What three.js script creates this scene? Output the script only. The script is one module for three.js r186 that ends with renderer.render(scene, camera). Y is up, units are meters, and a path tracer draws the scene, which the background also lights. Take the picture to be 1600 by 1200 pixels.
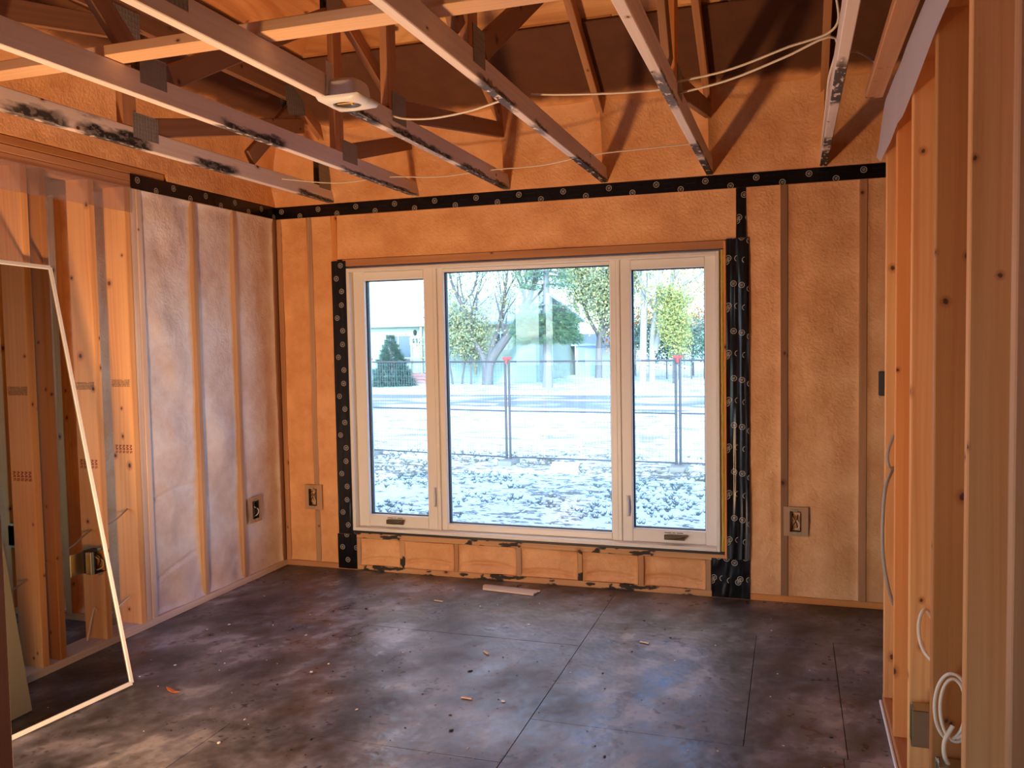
import * as THREE from 'three';
import { Sky } from 'three/addons/objects/Sky.js';
import { RoundedBoxGeometry } from 'three/addons/geometries/RoundedBoxGeometry.js';
import { mergeGeometries } from 'three/addons/utils/BufferGeometryUtils.js';
import { RectAreaLightUniformsLib } from 'three/addons/lights/RectAreaLightUniformsLib.js';
RectAreaLightUniformsLib.init();

// ---------------------------------------------------------------- camera, sky, sun, added fill lamp, exposure
const scene = new THREE.Scene();
const renderer = new THREE.WebGLRenderer({ antialias: true });
renderer.toneMapping = THREE.LinearToneMapping;
renderer.toneMappingExposure = 1.35;
renderer.shadowMap.enabled = true;
const camera = new THREE.PerspectiveCamera(48.394, 4 / 3, 0.05, 300);
camera.rotation.order = 'YXZ';
camera.position.set(3.3256, 1.5394, 5.0517);
camera.rotation.set(-0.05408, 0.31805, -0.01791);

const sunDir = new THREE.Vector3(0.30, 0.42, 0.92).normalize();
const sky = new Sky();
sky.scale.setScalar(1000);
sky.material.uniforms.turbidity.value = 3;
sky.material.uniforms.rayleigh.value = 1.2;
sky.material.uniforms.mieCoefficient.value = 0.005;
sky.material.uniforms.mieDirectionalG.value = 0.8;
sky.material.uniforms.sunPosition.value.copy(sunDir);
scene.add(sky);
const pm = new THREE.PMREMGenerator(renderer);
const envScene = new THREE.Scene();
envScene.add(sky.clone());
scene.environment = pm.fromScene(envScene).texture;
scene.environmentIntensity = 1.9;

const sun = new THREE.DirectionalLight(new THREE.Color(1, 0.84, 0.64), 2.4);
sun.position.copy(sunDir).multiplyScalar(40);
sun.castShadow = true;
Object.assign(sun.shadow.camera, { left: -40, right: 40, top: 40, bottom: -40, near: 1, far: 120 });
sun.shadow.mapSize.set(4096, 4096);
scene.add(sun);
const FILL_POWER = 430, FILL_COLOR = [1.0, 0.58, 0.28];

// ---------------------------------------------------------------- helpers
function rng(seed) { let a = seed >>> 0; return () => { a = (a + 0x6d2b79f5) | 0; let t = Math.imul(a ^ (a >>> 15), 1 | a); t = (t + Math.imul(t ^ (t >>> 7), 61 | t)) ^ t; return ((t ^ (t >>> 14)) >>> 0) / 4294967296; }; }
const R = rng(77);
const V = (x, y, z) => new THREE.Vector3(x, y, z);
const v3 = (a) => (a.isVector3 ? a.clone() : new THREE.Vector3(...a));
const TAB = new Float32Array(65536); { const r = rng(5); for (let i = 0; i < 65536; i++) TAB[i] = r(); }
function vn(x, y, px = 256, py = 256, s = 0) {          // value noise, periodic
  const xi = Math.floor(x), yi = Math.floor(y); let fx = x - xi, fy = y - yi;
  fx = fx * fx * (3 - 2 * fx); fy = fy * fy * (3 - 2 * fy);
  const x0 = ((xi % px) + px) % px, x1 = (x0 + 1) % px, y0 = ((yi % py) + py) % py, y1 = (y0 + 1) % py, o = s * 7919;
  const h = (a, b) => TAB[(a * 331 + b * 757 + o + ((a * b) & 1023) * 13) & 65535];
  const a = h(x0, y0), b = h(x1, y0), c = h(x0, y1), d = h(x1, y1);
  return a + (b - a) * fx + (c - a) * fy + (a - b - c + d) * fx * fy;
}
function fbm(x, y, p, s = 0, oct = 4) { let v = 0, a = 0.5, n = 0; for (let i = 0; i < oct; i++) { v += a * vn(x, y, p, p, s + i); n += a; a *= 0.5; x *= 2; y *= 2; p *= 2; } return v / n; }
const mix = (a, b, t) => a + (b - a) * t;
const clamp = (x, a = 0, b = 1) => Math.min(b, Math.max(a, x));
const sm = (a, b, x) => { const t = clamp((x - a) / (b - a)); return t * t * (3 - 2 * t); };
const names = {};
function numbered(n) { const k = (names[n] = (names[n] ?? -1) + 1); return k ? n + '_' + String(k).padStart(3, '0') : n; }
function mesh(name, geo, mat, parent) {
  const m = new THREE.Mesh(Array.isArray(geo) ? merge(geo) : geo, mat);
  m.name = parent ? name : numbered(name); m.castShadow = m.receiveShadow = true;
  if (parent) { const o = parent.userData.base; if (o) m.geometry.translate(-o[0], -o[1], -o[2]); parent.add(m); } else scene.add(m);
  return m;
}
function merge(list) {
  return mergeGeometries(list.map((g) => { g = g.index ? g.toNonIndexed() : g; for (const k of Object.keys(g.attributes)) if (!['position', 'normal', 'uv'].includes(k)) g.deleteAttribute(k); return g; }));
}
function group(name, base, props) {
  const g = new THREE.Group(); g.name = numbered(name); scene.add(g); g.position.set(...base);
  Object.assign(g.userData, props, { base });
  return g;
}
const struct = (name, base = [0, 0, 0]) => group(name, base, { kind: 'structure' });
const thing = (name, label, category, base = [0, 0, 0], grp) => group(name, base, grp ? { label, category, group: grp } : { label, category });
function tag(o, label, category, grp) { Object.assign(o.userData, { label, category }); if (grp) o.userData.group = grp; return o; }
function rawGeo(pos, uv, idx, nrm) {
  const g = new THREE.BufferGeometry();
  g.setAttribute('position', new THREE.Float32BufferAttribute(pos, 3));
  g.setAttribute('uv', new THREE.Float32BufferAttribute(uv, 2));
  if (idx) g.setIndex(idx);
  if (nrm) g.setAttribute('normal', new THREE.Float32BufferAttribute(nrm, 3)); else g.computeVertexNormals();
  return g;
}
// a board with eased edges from A to B, w across, h along `up`; uv in metres on a 0.4 x 2.5 m sheet of wood
function board(A, B, up, w, h, c = 0.003, uo, vo) {
  A = v3(A); B = v3(B);
  const z = B.clone().sub(A), L = z.length(); z.normalize();
  let y = v3(up); y.addScaledVector(z, -y.dot(z)).normalize(); const x = y.clone().cross(z);
  const a = w / 2, b = h / 2; uo ??= R(); vo ??= R();
  const sec = [[a - c, -b], [a, -b + c], [a, b - c], [a - c, b], [-a + c, b], [-a, b - c], [-a, -b + c], [-a + c, -b]];
  const pos = [], uv = [], nrm = [];
  const P = (s, t) => A.clone().addScaledVector(x, s[0]).addScaledVector(y, s[1]).addScaledVector(z, t);
  let per = 0;
  const push = (ps, uvs, n) => { for (const i of [0, 1, 2, 0, 2, 3]) { if (!ps[i]) continue; pos.push(ps[i].x, ps[i].y, ps[i].z); uv.push(...uvs[i]); nrm.push(n.x, n.y, n.z); } };
  for (let i = 0; i < 8; i++) {
    const s = sec[i], e = sec[(i + 1) % 8], d = Math.hypot(e[0] - s[0], e[1] - s[1]);
    const n = x.clone().multiplyScalar(e[1] - s[1]).addScaledVector(y, -(e[0] - s[0])).normalize();
    const u0 = per / 0.4 + uo, u1 = (per + d) / 0.4 + uo; per += d;
    push([P(s, 0), P(e, 0), P(e, L), P(s, L)], [[u0, vo], [u1, vo], [u1, vo + L / 2.5], [u0, vo + L / 2.5]], n);
  }
  for (const [t, n, o] of [[0, z.clone().negate(), 1], [L, z, 0]]) for (let i = 1; i < 7; i++) {
    const tri = o ? [0, i + 1, i] : [0, i, i + 1];
    for (const k of tri) { const p = P(sec[k], t); pos.push(p.x, p.y, p.z); uv.push(sec[k][0] / 0.4 + uo, sec[k][1] / 0.4 + vo); nrm.push(n.x, n.y, n.z); }
  }
  return rawGeo(pos, uv, null, nrm);
}
// box by limits, long axis chosen for the grain
function bx(x0, x1, y0, y1, z0, z1, c = 0.003, uo, vo) {
  const dx = x1 - x0, dy = y1 - y0, dz = z1 - z0, mx = (x0 + x1) / 2, my = (y0 + y1) / 2, mz = (z0 + z1) / 2;
  c = Math.min(c, dx / 4, dy / 4, dz / 4);
  if (dy >= dx && dy >= dz) return board([mx, y0, mz], [mx, y1, mz], [0, 0, 1], dx, dz, c, uo, vo);
  if (dx >= dz) return board([x0, my, mz], [x1, my, mz], [0, 1, 0], dz, dy, c, uo, vo);
  return board([mx, my, z0], [mx, my, z1], [0, 1, 0], dx, dy, c, uo, vo);
}
function tube(pts, r, seg = 40, rad = 7, closed = false) { return new THREE.TubeGeometry(new THREE.CatmullRomCurve3(pts.map(v3), closed, 'centripetal'), seg, r, rad, closed); }
function lathe(pts, at = [0, 0, 0], seg = 24) { const g = new THREE.LatheGeometry(pts.map((p) => new THREE.Vector2(...p)), seg); g.translate(...at); return g; }
// polygon slab (convex, points in order) given thickness along `t`
function slab(pts, t, uvOf) {
  const pos = [], uv = []; pts = pts.map(v3); t = v3(t); const q = pts.map((p) => p.clone().add(t));
  const tri = (a, b, c) => { for (const p of [a, b, c]) { pos.push(p.x, p.y, p.z); uv.push(...uvOf(p)); } };
  for (let i = 1; i < pts.length - 1; i++) { tri(pts[0], pts[i + 1], pts[i]); tri(q[0], q[i], q[i + 1]); }
  for (let i = 0; i < pts.length; i++) { const j = (i + 1) % pts.length; tri(pts[i], pts[j], q[j]); tri(pts[i], q[j], q[i]); }
  return rawGeo(pos, uv);
}
// relief sheet: w x h metres at o, along U, V, raised by f(s, t) metres along N, closed at the back
function relief(o, U, W, N, w, h, f, cell = 0.015, back = 0.08, uvScale = 0.6, uo = R(), vo = R()) {
  o = v3(o); U = v3(U); W = v3(W); N = v3(N);
  const nx = Math.max(2, Math.round(w / cell)), ny = Math.max(2, Math.round(h / cell)), pos = [], uv = [], idx = [];
  for (let j = 0; j <= ny; j++) for (let i = 0; i <= nx; i++) {
    const s = i / nx, t = j / ny, p = o.clone().addScaledVector(U, s * w).addScaledVector(W, t * h).addScaledVector(N, f(s, t));
    pos.push(p.x, p.y, p.z); uv.push((s * w) / uvScale + uo, (t * h) / uvScale + vo);
  }
  const at = (i, j) => j * (nx + 1) + i;
  for (let j = 0; j < ny; j++) for (let i = 0; i < nx; i++) idx.push(at(i, j), at(i + 1, j), at(i + 1, j + 1), at(i, j), at(i + 1, j + 1), at(i, j + 1));
  const rim = []; for (let i = 0; i < nx; i++) rim.push(at(i, 0)); for (let j = 0; j < ny; j++) rim.push(at(nx, j)); for (let i = nx; i > 0; i--) rim.push(at(i, ny)); for (let j = ny; j > 0; j--) rim.push(at(0, j));
  const rim0 = pos.length / 3; for (const k of rim) { pos.push(pos[k * 3], pos[k * 3 + 1], pos[k * 3 + 2]); uv.push(uv[k * 2], uv[k * 2 + 1]); }
  const start = pos.length / 3;
  for (const k of rim) { const s = (k % (nx + 1)) / nx, t = Math.floor(k / (nx + 1)) / ny, p = o.clone().addScaledVector(U, s * w).addScaledVector(W, t * h).addScaledVector(N, -back); pos.push(p.x, p.y, p.z); uv.push((s * w) / uvScale + uo, (t * h) / uvScale + vo); }
  const n = rim.length; for (let i = 0; i < n; i++) { const j = (i + 1) % n; idx.push(rim0 + i, start + i, start + j, rim0 + i, start + j, rim0 + j); }
  for (let i = 1; i < n - 1; i++) idx.push(start, start + i + 1, start + i);
  if (U.clone().cross(W).dot(N) < 0) for (let i = 0; i < idx.length; i += 3) { const k = idx[i]; idx[i] = idx[i + 1]; idx[i + 1] = k; }
  return rawGeo(pos, uv, idx);
}

// ---------------------------------------------------------------- textures
function tex(w, h, fn, srgb = true, rx = 1, ry = 1) {    // fn(u, v) -> [r, g, b] in 0..1 (sRGB values when srgb)
  const d = new Uint8Array(w * h * 4);
  for (let j = 0; j < h; j++) for (let i = 0; i < w; i++) { const c = fn((i + 0.5) / w, (j + 0.5) / h), k = (j * w + i) * 4; d[k] = clamp(c[0]) * 255; d[k + 1] = clamp(c[1]) * 255; d[k + 2] = clamp(c[2]) * 255; d[k + 3] = 255; }
  const t = new THREE.DataTexture(d, w, h); t.wrapS = t.wrapT = THREE.RepeatWrapping; t.magFilter = THREE.LinearFilter; t.minFilter = THREE.LinearMipmapLinearFilter; t.generateMipmaps = true;
  if (srgb) t.colorSpace = THREE.SRGBColorSpace; t.repeat.set(rx, ry); t.needsUpdate = true; return t;
}
const lerp3 = (a, b, t) => [mix(a[0], b[0], t), mix(a[1], b[1], t), mix(a[2], b[2], t)];
function woodTex(seed, light, dark, knotN, mould) {
  const r = rng(seed), knots = [];
  for (let i = 0; i < knotN; i++) knots.push([r(), r(), 0.005 + 0.010 * r() * r(), 0.6 + r() * 0.5]);
  return tex(384, 1536, (u, v) => {
    const X = u * 0.4, Y = v * 2.5; let gx = X + (vn(u * 3, v * 5, 3, 5, seed) - 0.5) * 0.02 + (vn(u * 2, v * 2, 2, 2, seed + 3) - 0.5) * 0.03, kn = 0, kr = 0;
    for (const [ku, kv, R0, el] of knots) {
      let dx = X - ku * 0.4, dy = Y - kv * 2.5; dx -= Math.round(dx / 0.4) * 0.4; dy -= Math.round(dy / 2.5) * 2.5;
      const d = Math.hypot(dx / el, dy); if (d > 0.2) continue;
      gx += Math.sign(dx) * 0.008 * Math.exp(-(d * d) / (R0 * R0 * 5)); const e = d + (vn(X * 300, Y * 300, 120, 750, seed) - 0.5) * 0.003;
      kn = Math.max(kn, 1 - sm(R0 * 0.75, R0 * 1.1, e)); kr = Math.max(kr, 0.7 * (1 - sm(R0 * 0.9, R0 * 3.0, e)));
    }
    const ring = vn(gx * 105, v * 3, 42, 3, seed + 9), fine = vn(gx * 500, v * 14, 200, 14, seed + 11), blot = vn(u * 2, v * 6, 2, 6, seed + 17);
    let c = lerp3(light, dark, clamp(0.18 + 0.34 * ring * ring + 0.16 * (fine - 0.3) + 0.5 * (blot - 0.5)));
    c = lerp3(c, [dark[0] * 0.72, dark[1] * 0.58, dark[2] * 0.42], kr * 0.6);
    c = lerp3(c, [0.27, 0.15, 0.08], kn * 0.85);
    if (mould) { const m = mould(u, v); if (m > 0) c = lerp3(c, [0.10, 0.085, 0.075], m); }
    return c;
  });
}
const wood = (map, color = 0xffffff, rough = 0.72) => new THREE.MeshStandardMaterial({ map, color, roughness: rough });
const tPine = [woodTex(11, [0.93, 0.71, 0.45], [0.80, 0.52, 0.28], 15), woodTex(23, [0.90, 0.68, 0.44], [0.75, 0.49, 0.27], 18)];
const tPale = woodTex(29, [0.90, 0.82, 0.75], [0.78, 0.66, 0.58], 7);
const tOld = woodTex(37, [0.78, 0.63, 0.49], [0.62, 0.45, 0.33], 10);
// truss chords: mould creeping along the lower edge near the eave (v 0 = eave)
const mouldy = (seed, spots) => woodTex(seed, [0.93, 0.87, 0.83], [0.82, 0.73, 0.68], 8, (u, v) => {
  let m = 0; const Y = v * 3.2, per = u * 0.4, dSide = Math.min(Math.abs(per - 0.003), Math.abs(per - 0.211)), under = per > 0.208 && per < 0.252;
  if (!under && per > 0.125) return 0;
  for (const [y0, y1, reach, str, low] of spots) {
    if (Y < y0 - 0.06 || Y > y1 + 0.06) continue;
    const n = fbm(u * 30, v * 120, 30, seed, 4), n2 = fbm(u * 14, v * 26, 14, seed + 4, 3), along = sm(y0 - 0.05, y0 + 0.05, Y + (n2 - 0.5) * 0.12) * (1 - sm(y1 - 0.05, y1 + 0.05, Y + (n2 - 0.5) * 0.12));
    const side = 1 - sm(reach * 0.5, reach, dSide + (n2 - 0.5) * reach * 1.3 + (n - 0.5) * 0.02);
    m = Math.max(m, along * str * (under ? (low ?? 0.8) * sm(0.36, 0.54, n + 0.1) : side * (0.55 + 0.45 * sm(0.4, 0.55, n))));
  }
  return clamp(m);
});
const M = {
  pine: tPine.map((t) => wood(t)), pineWarm: wood(tPine[0], 0xf6dcc0), pineDull: wood(tPine[1], 0xd9cdbb), pineOlive: wood(tPine[1], 0xcfc2a6), stain: wood(woodTex(67, [0.86, 0.66, 0.46], [0.70, 0.49, 0.32], 12, (u, v) => 0.9 * sm(0.60, 0.68, fbm(u * 10, v * 30, 10, 68, 4)) )), old: wood(tOld), pale: wood(tPale), oldDark: wood(tOld, 0xc9b6a6), oldWarm: wood(tOld, 0xffe6cc),
  chord: [mouldy(41, [[0.0, 0.4, 0.03, 0.9], [1.05, 1.35, 0.06, 1], [1.72, 2.08, 0.075, 1], [2.2, 2.48, 0.06, 0.85]]), mouldy(43, [[0.05, 0.95, 0.022, 0.95], [1.5, 1.95, 0.035, 0.95]]), mouldy(47, [[0.05, 0.8, 0.02, 0.95, 1], [0.95, 1.62, 0.03, 0.95, 0.3], [1.75, 2.0, 0.02, 0.9, 1]]), mouldy(53, [[0.0, 0.75, 0.018, 0.95, 1], [1.3, 1.5, 0.02, 0.7, 0.7], [1.75, 2.15, 0.02, 0.8, 0.9]]), mouldy(57, [[0.0, 0.45, 0.012, 0.9, 1], [0.55, 0.85, 0.012, 0.8, 0.9], [1.55, 2.0, 0.012, 0.7, 0.85]]), mouldy(59, [[0.0, 0.42, 0.01, 0.9, 1], [0.5, 0.75, 0.01, 0.8, 0.9], [1.35, 1.9, 0.02, 0.8, 0.95]])].map((t) => wood(t)),
};
const mPine = () => M.pine[Math.floor(R() * 2)];
const tPly = tex(768, 1536, (u, v) => {
  const X = u * 1.22, Y = v * 2.44, g = X + (vn(u * 2, v * 3, 2, 3, 61) - 0.5) * 0.35 + (vn(u * 6, v * 9, 6, 9, 62) - 0.5) * 0.05;
  const ring = vn(g * 42, v * 2, 51, 2, 63), fine = vn(X * 280, Y * 7, 342, 17, 64), patch = fbm(u * 5, v * 10, 5, 66, 3);
  let c = lerp3([0.92, 0.70, 0.46], [0.74, 0.49, 0.28], clamp(0.15 + 0.7 * ring * ring + 0.2 * (fine - 0.5) + 0.5 * (patch - 0.5)));
  const kn = vn(u * 16, v * 30, 16, 30, 65); c = lerp3(c, [0.26, 0.14, 0.08], sm(0.90, 0.97, kn) * 0.8);
  return c;
});
M.ply = new THREE.MeshStandardMaterial({ map: tPly, roughness: 0.8 });
const tFoam = tex(512, 512, (u, v) => { const n = fbm(u * 4, v * 4, 4, 71, 5), m = fbm(u * 20, v * 20, 20, 72, 3); return lerp3([0.95, 0.72, 0.50], [0.84, 0.58, 0.36], clamp(0.35 + 1.3 * (n - 0.5) + 0.3 * (m - 0.5))); });
const bFoam = tex(512, 512, (u, v) => { const n = fbm(u * 60, v * 60, 60, 75, 3), b = vn(u * 22, v * 22, 22, 22, 79); const k = 0.65 * n + 0.35 * b; return [k, k, k]; }, false);
M.foam = new THREE.MeshPhysicalMaterial({ map: tFoam, bumpMap: bFoam, bumpScale: 0.004, roughness: 0.5, specularIntensity: 0.9 });
const tFoamWindowLit = tex(512, 512, (u, v) => { const n = fbm(u * 4, v * 4, 4, 171, 5), m = fbm(u * 20, v * 20, 20, 172, 3); return lerp3([0.90, 0.85, 0.82], [0.80, 0.68, 0.60], clamp(0.35 + 1.5 * (n - 0.5) + 0.3 * (m - 0.5))); });
M.foamWindowLit = new THREE.MeshPhysicalMaterial({ map: tFoamWindowLit, bumpMap: bFoam, bumpScale: 0.003, roughness: 0.42, specularIntensity: 1 });  // same foam, with cool window light and sheen put into its colour
// kraft baffle: v 0 at the eave where spray foam has caught it
const tKraft = tex(512, 512, (u, v) => { const f = fbm(u * 10, v * 10, 10, 81, 4), e = 1 - sm(0.10, 0.24, v + (fbm(u * 5, 0.3, 5, 83, 3) - 0.5) * 0.16 + (f - 0.5) * 0.06); return lerp3(lerp3([0.43, 0.27, 0.17], [0.36, 0.22, 0.13], f), lerp3([0.94, 0.71, 0.49], [0.84, 0.58, 0.36], f), e); });
tKraft.wrapT = THREE.ClampToEdgeWrapping;
M.kraft = new THREE.MeshStandardMaterial({ map: tKraft, roughness: 0.9 });
const floorFn = (u, v) => {
  const st = fbm(u * 17 + v * 3, v * 15, 17, 91, 5), big = fbm(u * 3, v * 3, 3, 92, 3), smear = fbm(u * 52 + v * 14, v * 38, 52, 93, 4), sp = vn(u * 260, v * 260, 256, 256, 94), gr = fbm(u * 130, v * 130, 130, 95, 3);
  return { st, big, smear, sp, gr };
};
const tFloor = tex(1536, 1536, (u, v) => {
  const n = floorFn(u, v); let t = clamp(0.5 + 1.35 * (n.st - 0.5) + 1.2 * (n.smear - 0.5) + 0.6 * (n.gr - 0.5) + 0.6 * (n.big - 0.5));
  let c = lerp3([0.25, 0.24, 0.245], [0.54, 0.545, 0.585], t);
  c = lerp3(c, [0.10, 0.08, 0.075], sm(0.78, 0.94, n.smear * 0.55 + n.sp * 0.55) * 0.7);
  c = lerp3(c, [0.66, 0.65, 0.66], sm(0.54, 0.7, n.smear) * sm(0.5, 0.65, n.st) * 0.7);
  return c;
});
const rFloor = tex(768, 768, (u, v) => { const n = floorFn(u, v); const k = clamp(0.42 - 0.5 * (n.st - 0.5) + 0.25 * (n.smear - 0.5) + 0.2 * (n.gr - 0.5), 0.24, 0.9); return [k, k, k]; }, false);
const bFloor = tex(768, 768, (u, v) => { const k = fbm(u * 150, v * 150, 150, 97, 3); return [k, k, k]; }, false);
M.floor = new THREE.MeshPhysicalMaterial({ map: tFloor, roughnessMap: rFloor, roughness: 1, bumpMap: bFloor, bumpScale: 0.002, specularIntensity: 1 });
M.vinyl = new THREE.MeshPhysicalMaterial({ color: 0xe9e4dc, roughness: 0.35 });
M.white = new THREE.MeshStandardMaterial({ color: 0xe6e4e2, roughness: 0.45 });
M.whitePlastic = new THREE.MeshPhysicalMaterial({ color: 0xd9d6d4, roughness: 0.38 });
M.gasket = new THREE.MeshStandardMaterial({ color: 0x1c1b1a, roughness: 0.6 });
M.black = new THREE.MeshStandardMaterial({ color: 0x141312, roughness: 0.5 });
M.dark = new THREE.MeshStandardMaterial({ color: 0x2b2420, roughness: 0.7 });
M.bronze = new THREE.MeshStandardMaterial({ color: 0x5a4a34, roughness: 0.45, metalness: 0.5 });
M.galv = new THREE.MeshStandardMaterial({ color: 0x8d8a86, roughness: 0.42, metalness: 0.75 });
M.galvDark = new THREE.MeshStandardMaterial({ color: 0x4a4642, roughness: 0.5, metalness: 0.5 });
M.steel = new THREE.MeshStandardMaterial({ color: 0xb2a888, roughness: 0.38, metalness: 0.8 });
M.brass = new THREE.MeshStandardMaterial({ color: 0xd9a84a, roughness: 0.3, metalness: 0.9 });
const tPlate = tex(128, 128, (u, v) => { const k = (Math.abs(((u * 9) % 1) - 0.5) < 0.22 && Math.abs(((v * 6) % 1) - 0.5) < 0.36) ? 0 : 1; return [k, k, k]; }, false);
M.plate = new THREE.MeshStandardMaterial({ color: 0x8d8983, roughness: 0.5, metalness: 0.2, bumpMap: tPlate, bumpScale: 0.004 });
M.cable = new THREE.MeshStandardMaterial({ color: 0xe2d6c0, roughness: 0.45 });
M.cableGrey = new THREE.MeshStandardMaterial({ color: 0xa49c90, roughness: 0.5 });
M.poly = new THREE.MeshPhysicalMaterial({ color: 0xf2ece8, transmission: 0.92, thickness: 0, roughness: 0.12, ior: 1.45 });
M.polyDense = new THREE.MeshPhysicalMaterial({ color: 0xcfcdd6, transmission: 0.35, thickness: 0, roughness: 0.4, ior: 1.45 });
M.glass = new THREE.MeshPhysicalMaterial({ color: 0xf6fbfa, transmission: 1, thickness: 0, roughness: 0, ior: 1.5 });
M.screen = new THREE.MeshPhysicalMaterial({ color: 0xb4aa98, transmission: 1, thickness: 0, roughness: 0, ior: 1.03 });
M.greySheet = new THREE.MeshStandardMaterial({ color: 0x9aa0a2, roughness: 0.6 });
M.yellowFoam = new THREE.MeshStandardMaterial({ color: 0xc9b45a, roughness: 0.75, bumpMap: bFoam, bumpScale: 0.004 });

// black sealing tape with its printed rings: canvas of w x h metres at 1 mm-ish
function tapeTex(w, h, rings, stripes, wrapY = true) {
  const S = 1600, c = document.createElement('canvas'); c.width = Math.round(w * S); c.height = Math.round(h * S); const x = c.getContext('2d');
  x.fillStyle = '#0b0b10'; x.fillRect(0, 0, c.width, c.height);
  x.fillStyle = '#15192a'; for (const [a, b, l, t] of stripes) x.fillRect(a * S, b * S, l * S, t * S);
  x.strokeStyle = '#b4ada3'; x.fillStyle = '#b4ada3';
  for (const [a, b, half] of rings) for (const dx of [-w, 0, w]) for (const dy of wrapY ? [-h, 0, h] : [0]) {
    const cx = (a + dx) * S, cy = (b + dy) * S; x.save(); x.translate(cx, cy);
    x.lineWidth = 0.0035 * S; x.beginPath(); x.arc(0, 0, 0.0155 * S, half ? 2.0 : 0, half ? 4.6 : 7); x.stroke();
    if (!half) { x.lineWidth = 0.0028 * S; x.beginPath(); x.moveTo(-0.008 * S, -0.004 * S); x.lineTo(0.008 * S, -0.006 * S); x.moveTo(-0.008 * S, 0.001 * S); x.lineTo(0.009 * S, 0.0); x.moveTo(-0.006 * S, 0.006 * S); x.lineTo(0.006 * S, 0.006 * S); x.stroke(); }
    x.restore();
  }
  const t = new THREE.CanvasTexture(c); t.colorSpace = THREE.SRGBColorSpace; t.wrapS = t.wrapT = THREE.RepeatWrapping; t.flipY = false; return t;
}
const tapeMat = (map) => new THREE.MeshPhysicalMaterial({ map, roughness: 0.24, specularIntensity: 0.9 });
M.tapeTop = tapeMat(tapeTex(0.28, 0.075, [[0.05, 0.026], [0.19, 0.0625]], [[0.09, 0.02, 0.06, 0.004], [0.22, 0.03, 0.05, 0.004], [0.1, 0.05, 0.05, 0.003]], false));
M.tapeSide = tapeMat(tapeTex(0.105, 0.26, [[0.068, 0.03], [0.034, 0.115], [0.072, 0.2]], [[0.03, 0.02, 0.003, 0.1], [0.07, 0.1, 0.003, 0.12]]));
M.tapeWide = tapeMat(tapeTex(0.15, 0.27, [[0.04, 0.03], [0.085, 0.04], [0.13, 0.062], [0.012, 0.155], [0.062, 0.158, 1], [0.104, 0.168, 1], [0.15, 0.175]], [[0.02, 0, 0.002, 0.2], [0.06, 0.05, 0.002, 0.2], [0.11, 0.02, 0.002, 0.16]]));

// ---------------------------------------------------------------- floor
{
  const fl = struct('floor');
  const sheets = [];      // plywood subfloor sheets with open seams as in the room
  const cut = (x0, x1, z0, z1) => sheets.push([x0, x1, z0, z1]);
  cut(0, 2.316, -0.14, 0.98); cut(0, 2.316, 0.98, 2.2); cut(2.316, 4.75, -0.14, 0.605); cut(2.316, 3.15, 0.605, 1.83); cut(3.15, 3.515, 0.605, 1.83); cut(3.515, 4.75, 0.605, 1.83);
  cut(2.316, 3.5, 1.83, 3.05); cut(3.5, 4.75, 1.83, 3.05); cut(0, 1.16, 2.2, 3.42); cut(1.16, 2.316, 2.2, 3.42); cut(4.75, 6.2, -0.14, 1.83); cut(4.75, 6.2, 1.83, 3.05);
  cut(0, 2.316, 3.42, 5.8); cut(2.316, 6.2, 3.05, 5.8); cut(0, 3.1, 5.8, 8.1); cut(3.1, 6.2, 5.8, 8.1); cut(-2.6, 0, 1.2, 4.6);
  for (const [x0, x1, z0, z1] of sheets) {
    const g = bx(x0 + 0.0012, x1 - 0.0012, -0.03, 0, z0 + 0.0012, z1 - 0.0012, 0.0015), p = g.attributes.position, uv = g.attributes.uv;
    for (let i = 0; i < p.count; i++) uv.setXY(i, p.getX(i) / 4.2, p.getZ(i) / 4.2);
    mesh('plywood_panel', g, M.floor, fl);
  }
  mesh('floor_joist_deck', bx(-2.7, 6.35, -0.3, -0.032, -0.16, 8.16), M.oldDark, fl);
}

// ---------------------------------------------------------------- walls
const WALL_TOP = 2.44;
function foamPanel(parent, o, U, W, N, w, h, depth, seed, mat = M.foam, opt = {}) {
  const f = (s, t) => {
    const x = s * w, y = t * h, ex = Math.min(x, w - x), ey = Math.min(y, h - y), n = fbm(x * 3 + seed * 3.7, y * 2.2 + seed, 256, seed % 60, 3) - 0.5, fine = fbm(x * 16, y * 16 + seed, 256, seed % 50, 3) - 0.5;
    const rag = 0.012 + 0.016 * vn(y * 9, seed, 256, 256, 3);
    const lip = Math.exp(-ex / rag) * (opt.lip ?? 0.7) * depth + Math.exp(-ey / 0.02) * 0.5 * depth;
    let d = -depth + (opt.bulge ?? 0.016) * Math.sin(Math.PI * clamp(s)) * (0.4 + n * 1.4) + n * 0.018 + fine * 0.006 + lip;
    for (const [cy, k, slope] of opt.creases ?? []) { const q = y - cy - slope * x - 0.02 * Math.sin(x * 9); d -= k * Math.exp(-(q * q) / 0.00006) * sm(0, 0.04, ex); }
    return Math.min(d, opt.cap ?? 0.002);
  };
  return mesh('foam_panel', relief(o, U, W, N, w, h, f, opt.cell ?? 0.014, 0.12, 0.6), mat, parent);
}
const wallBack = struct('wall_back');
const XR = 6.2;
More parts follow.
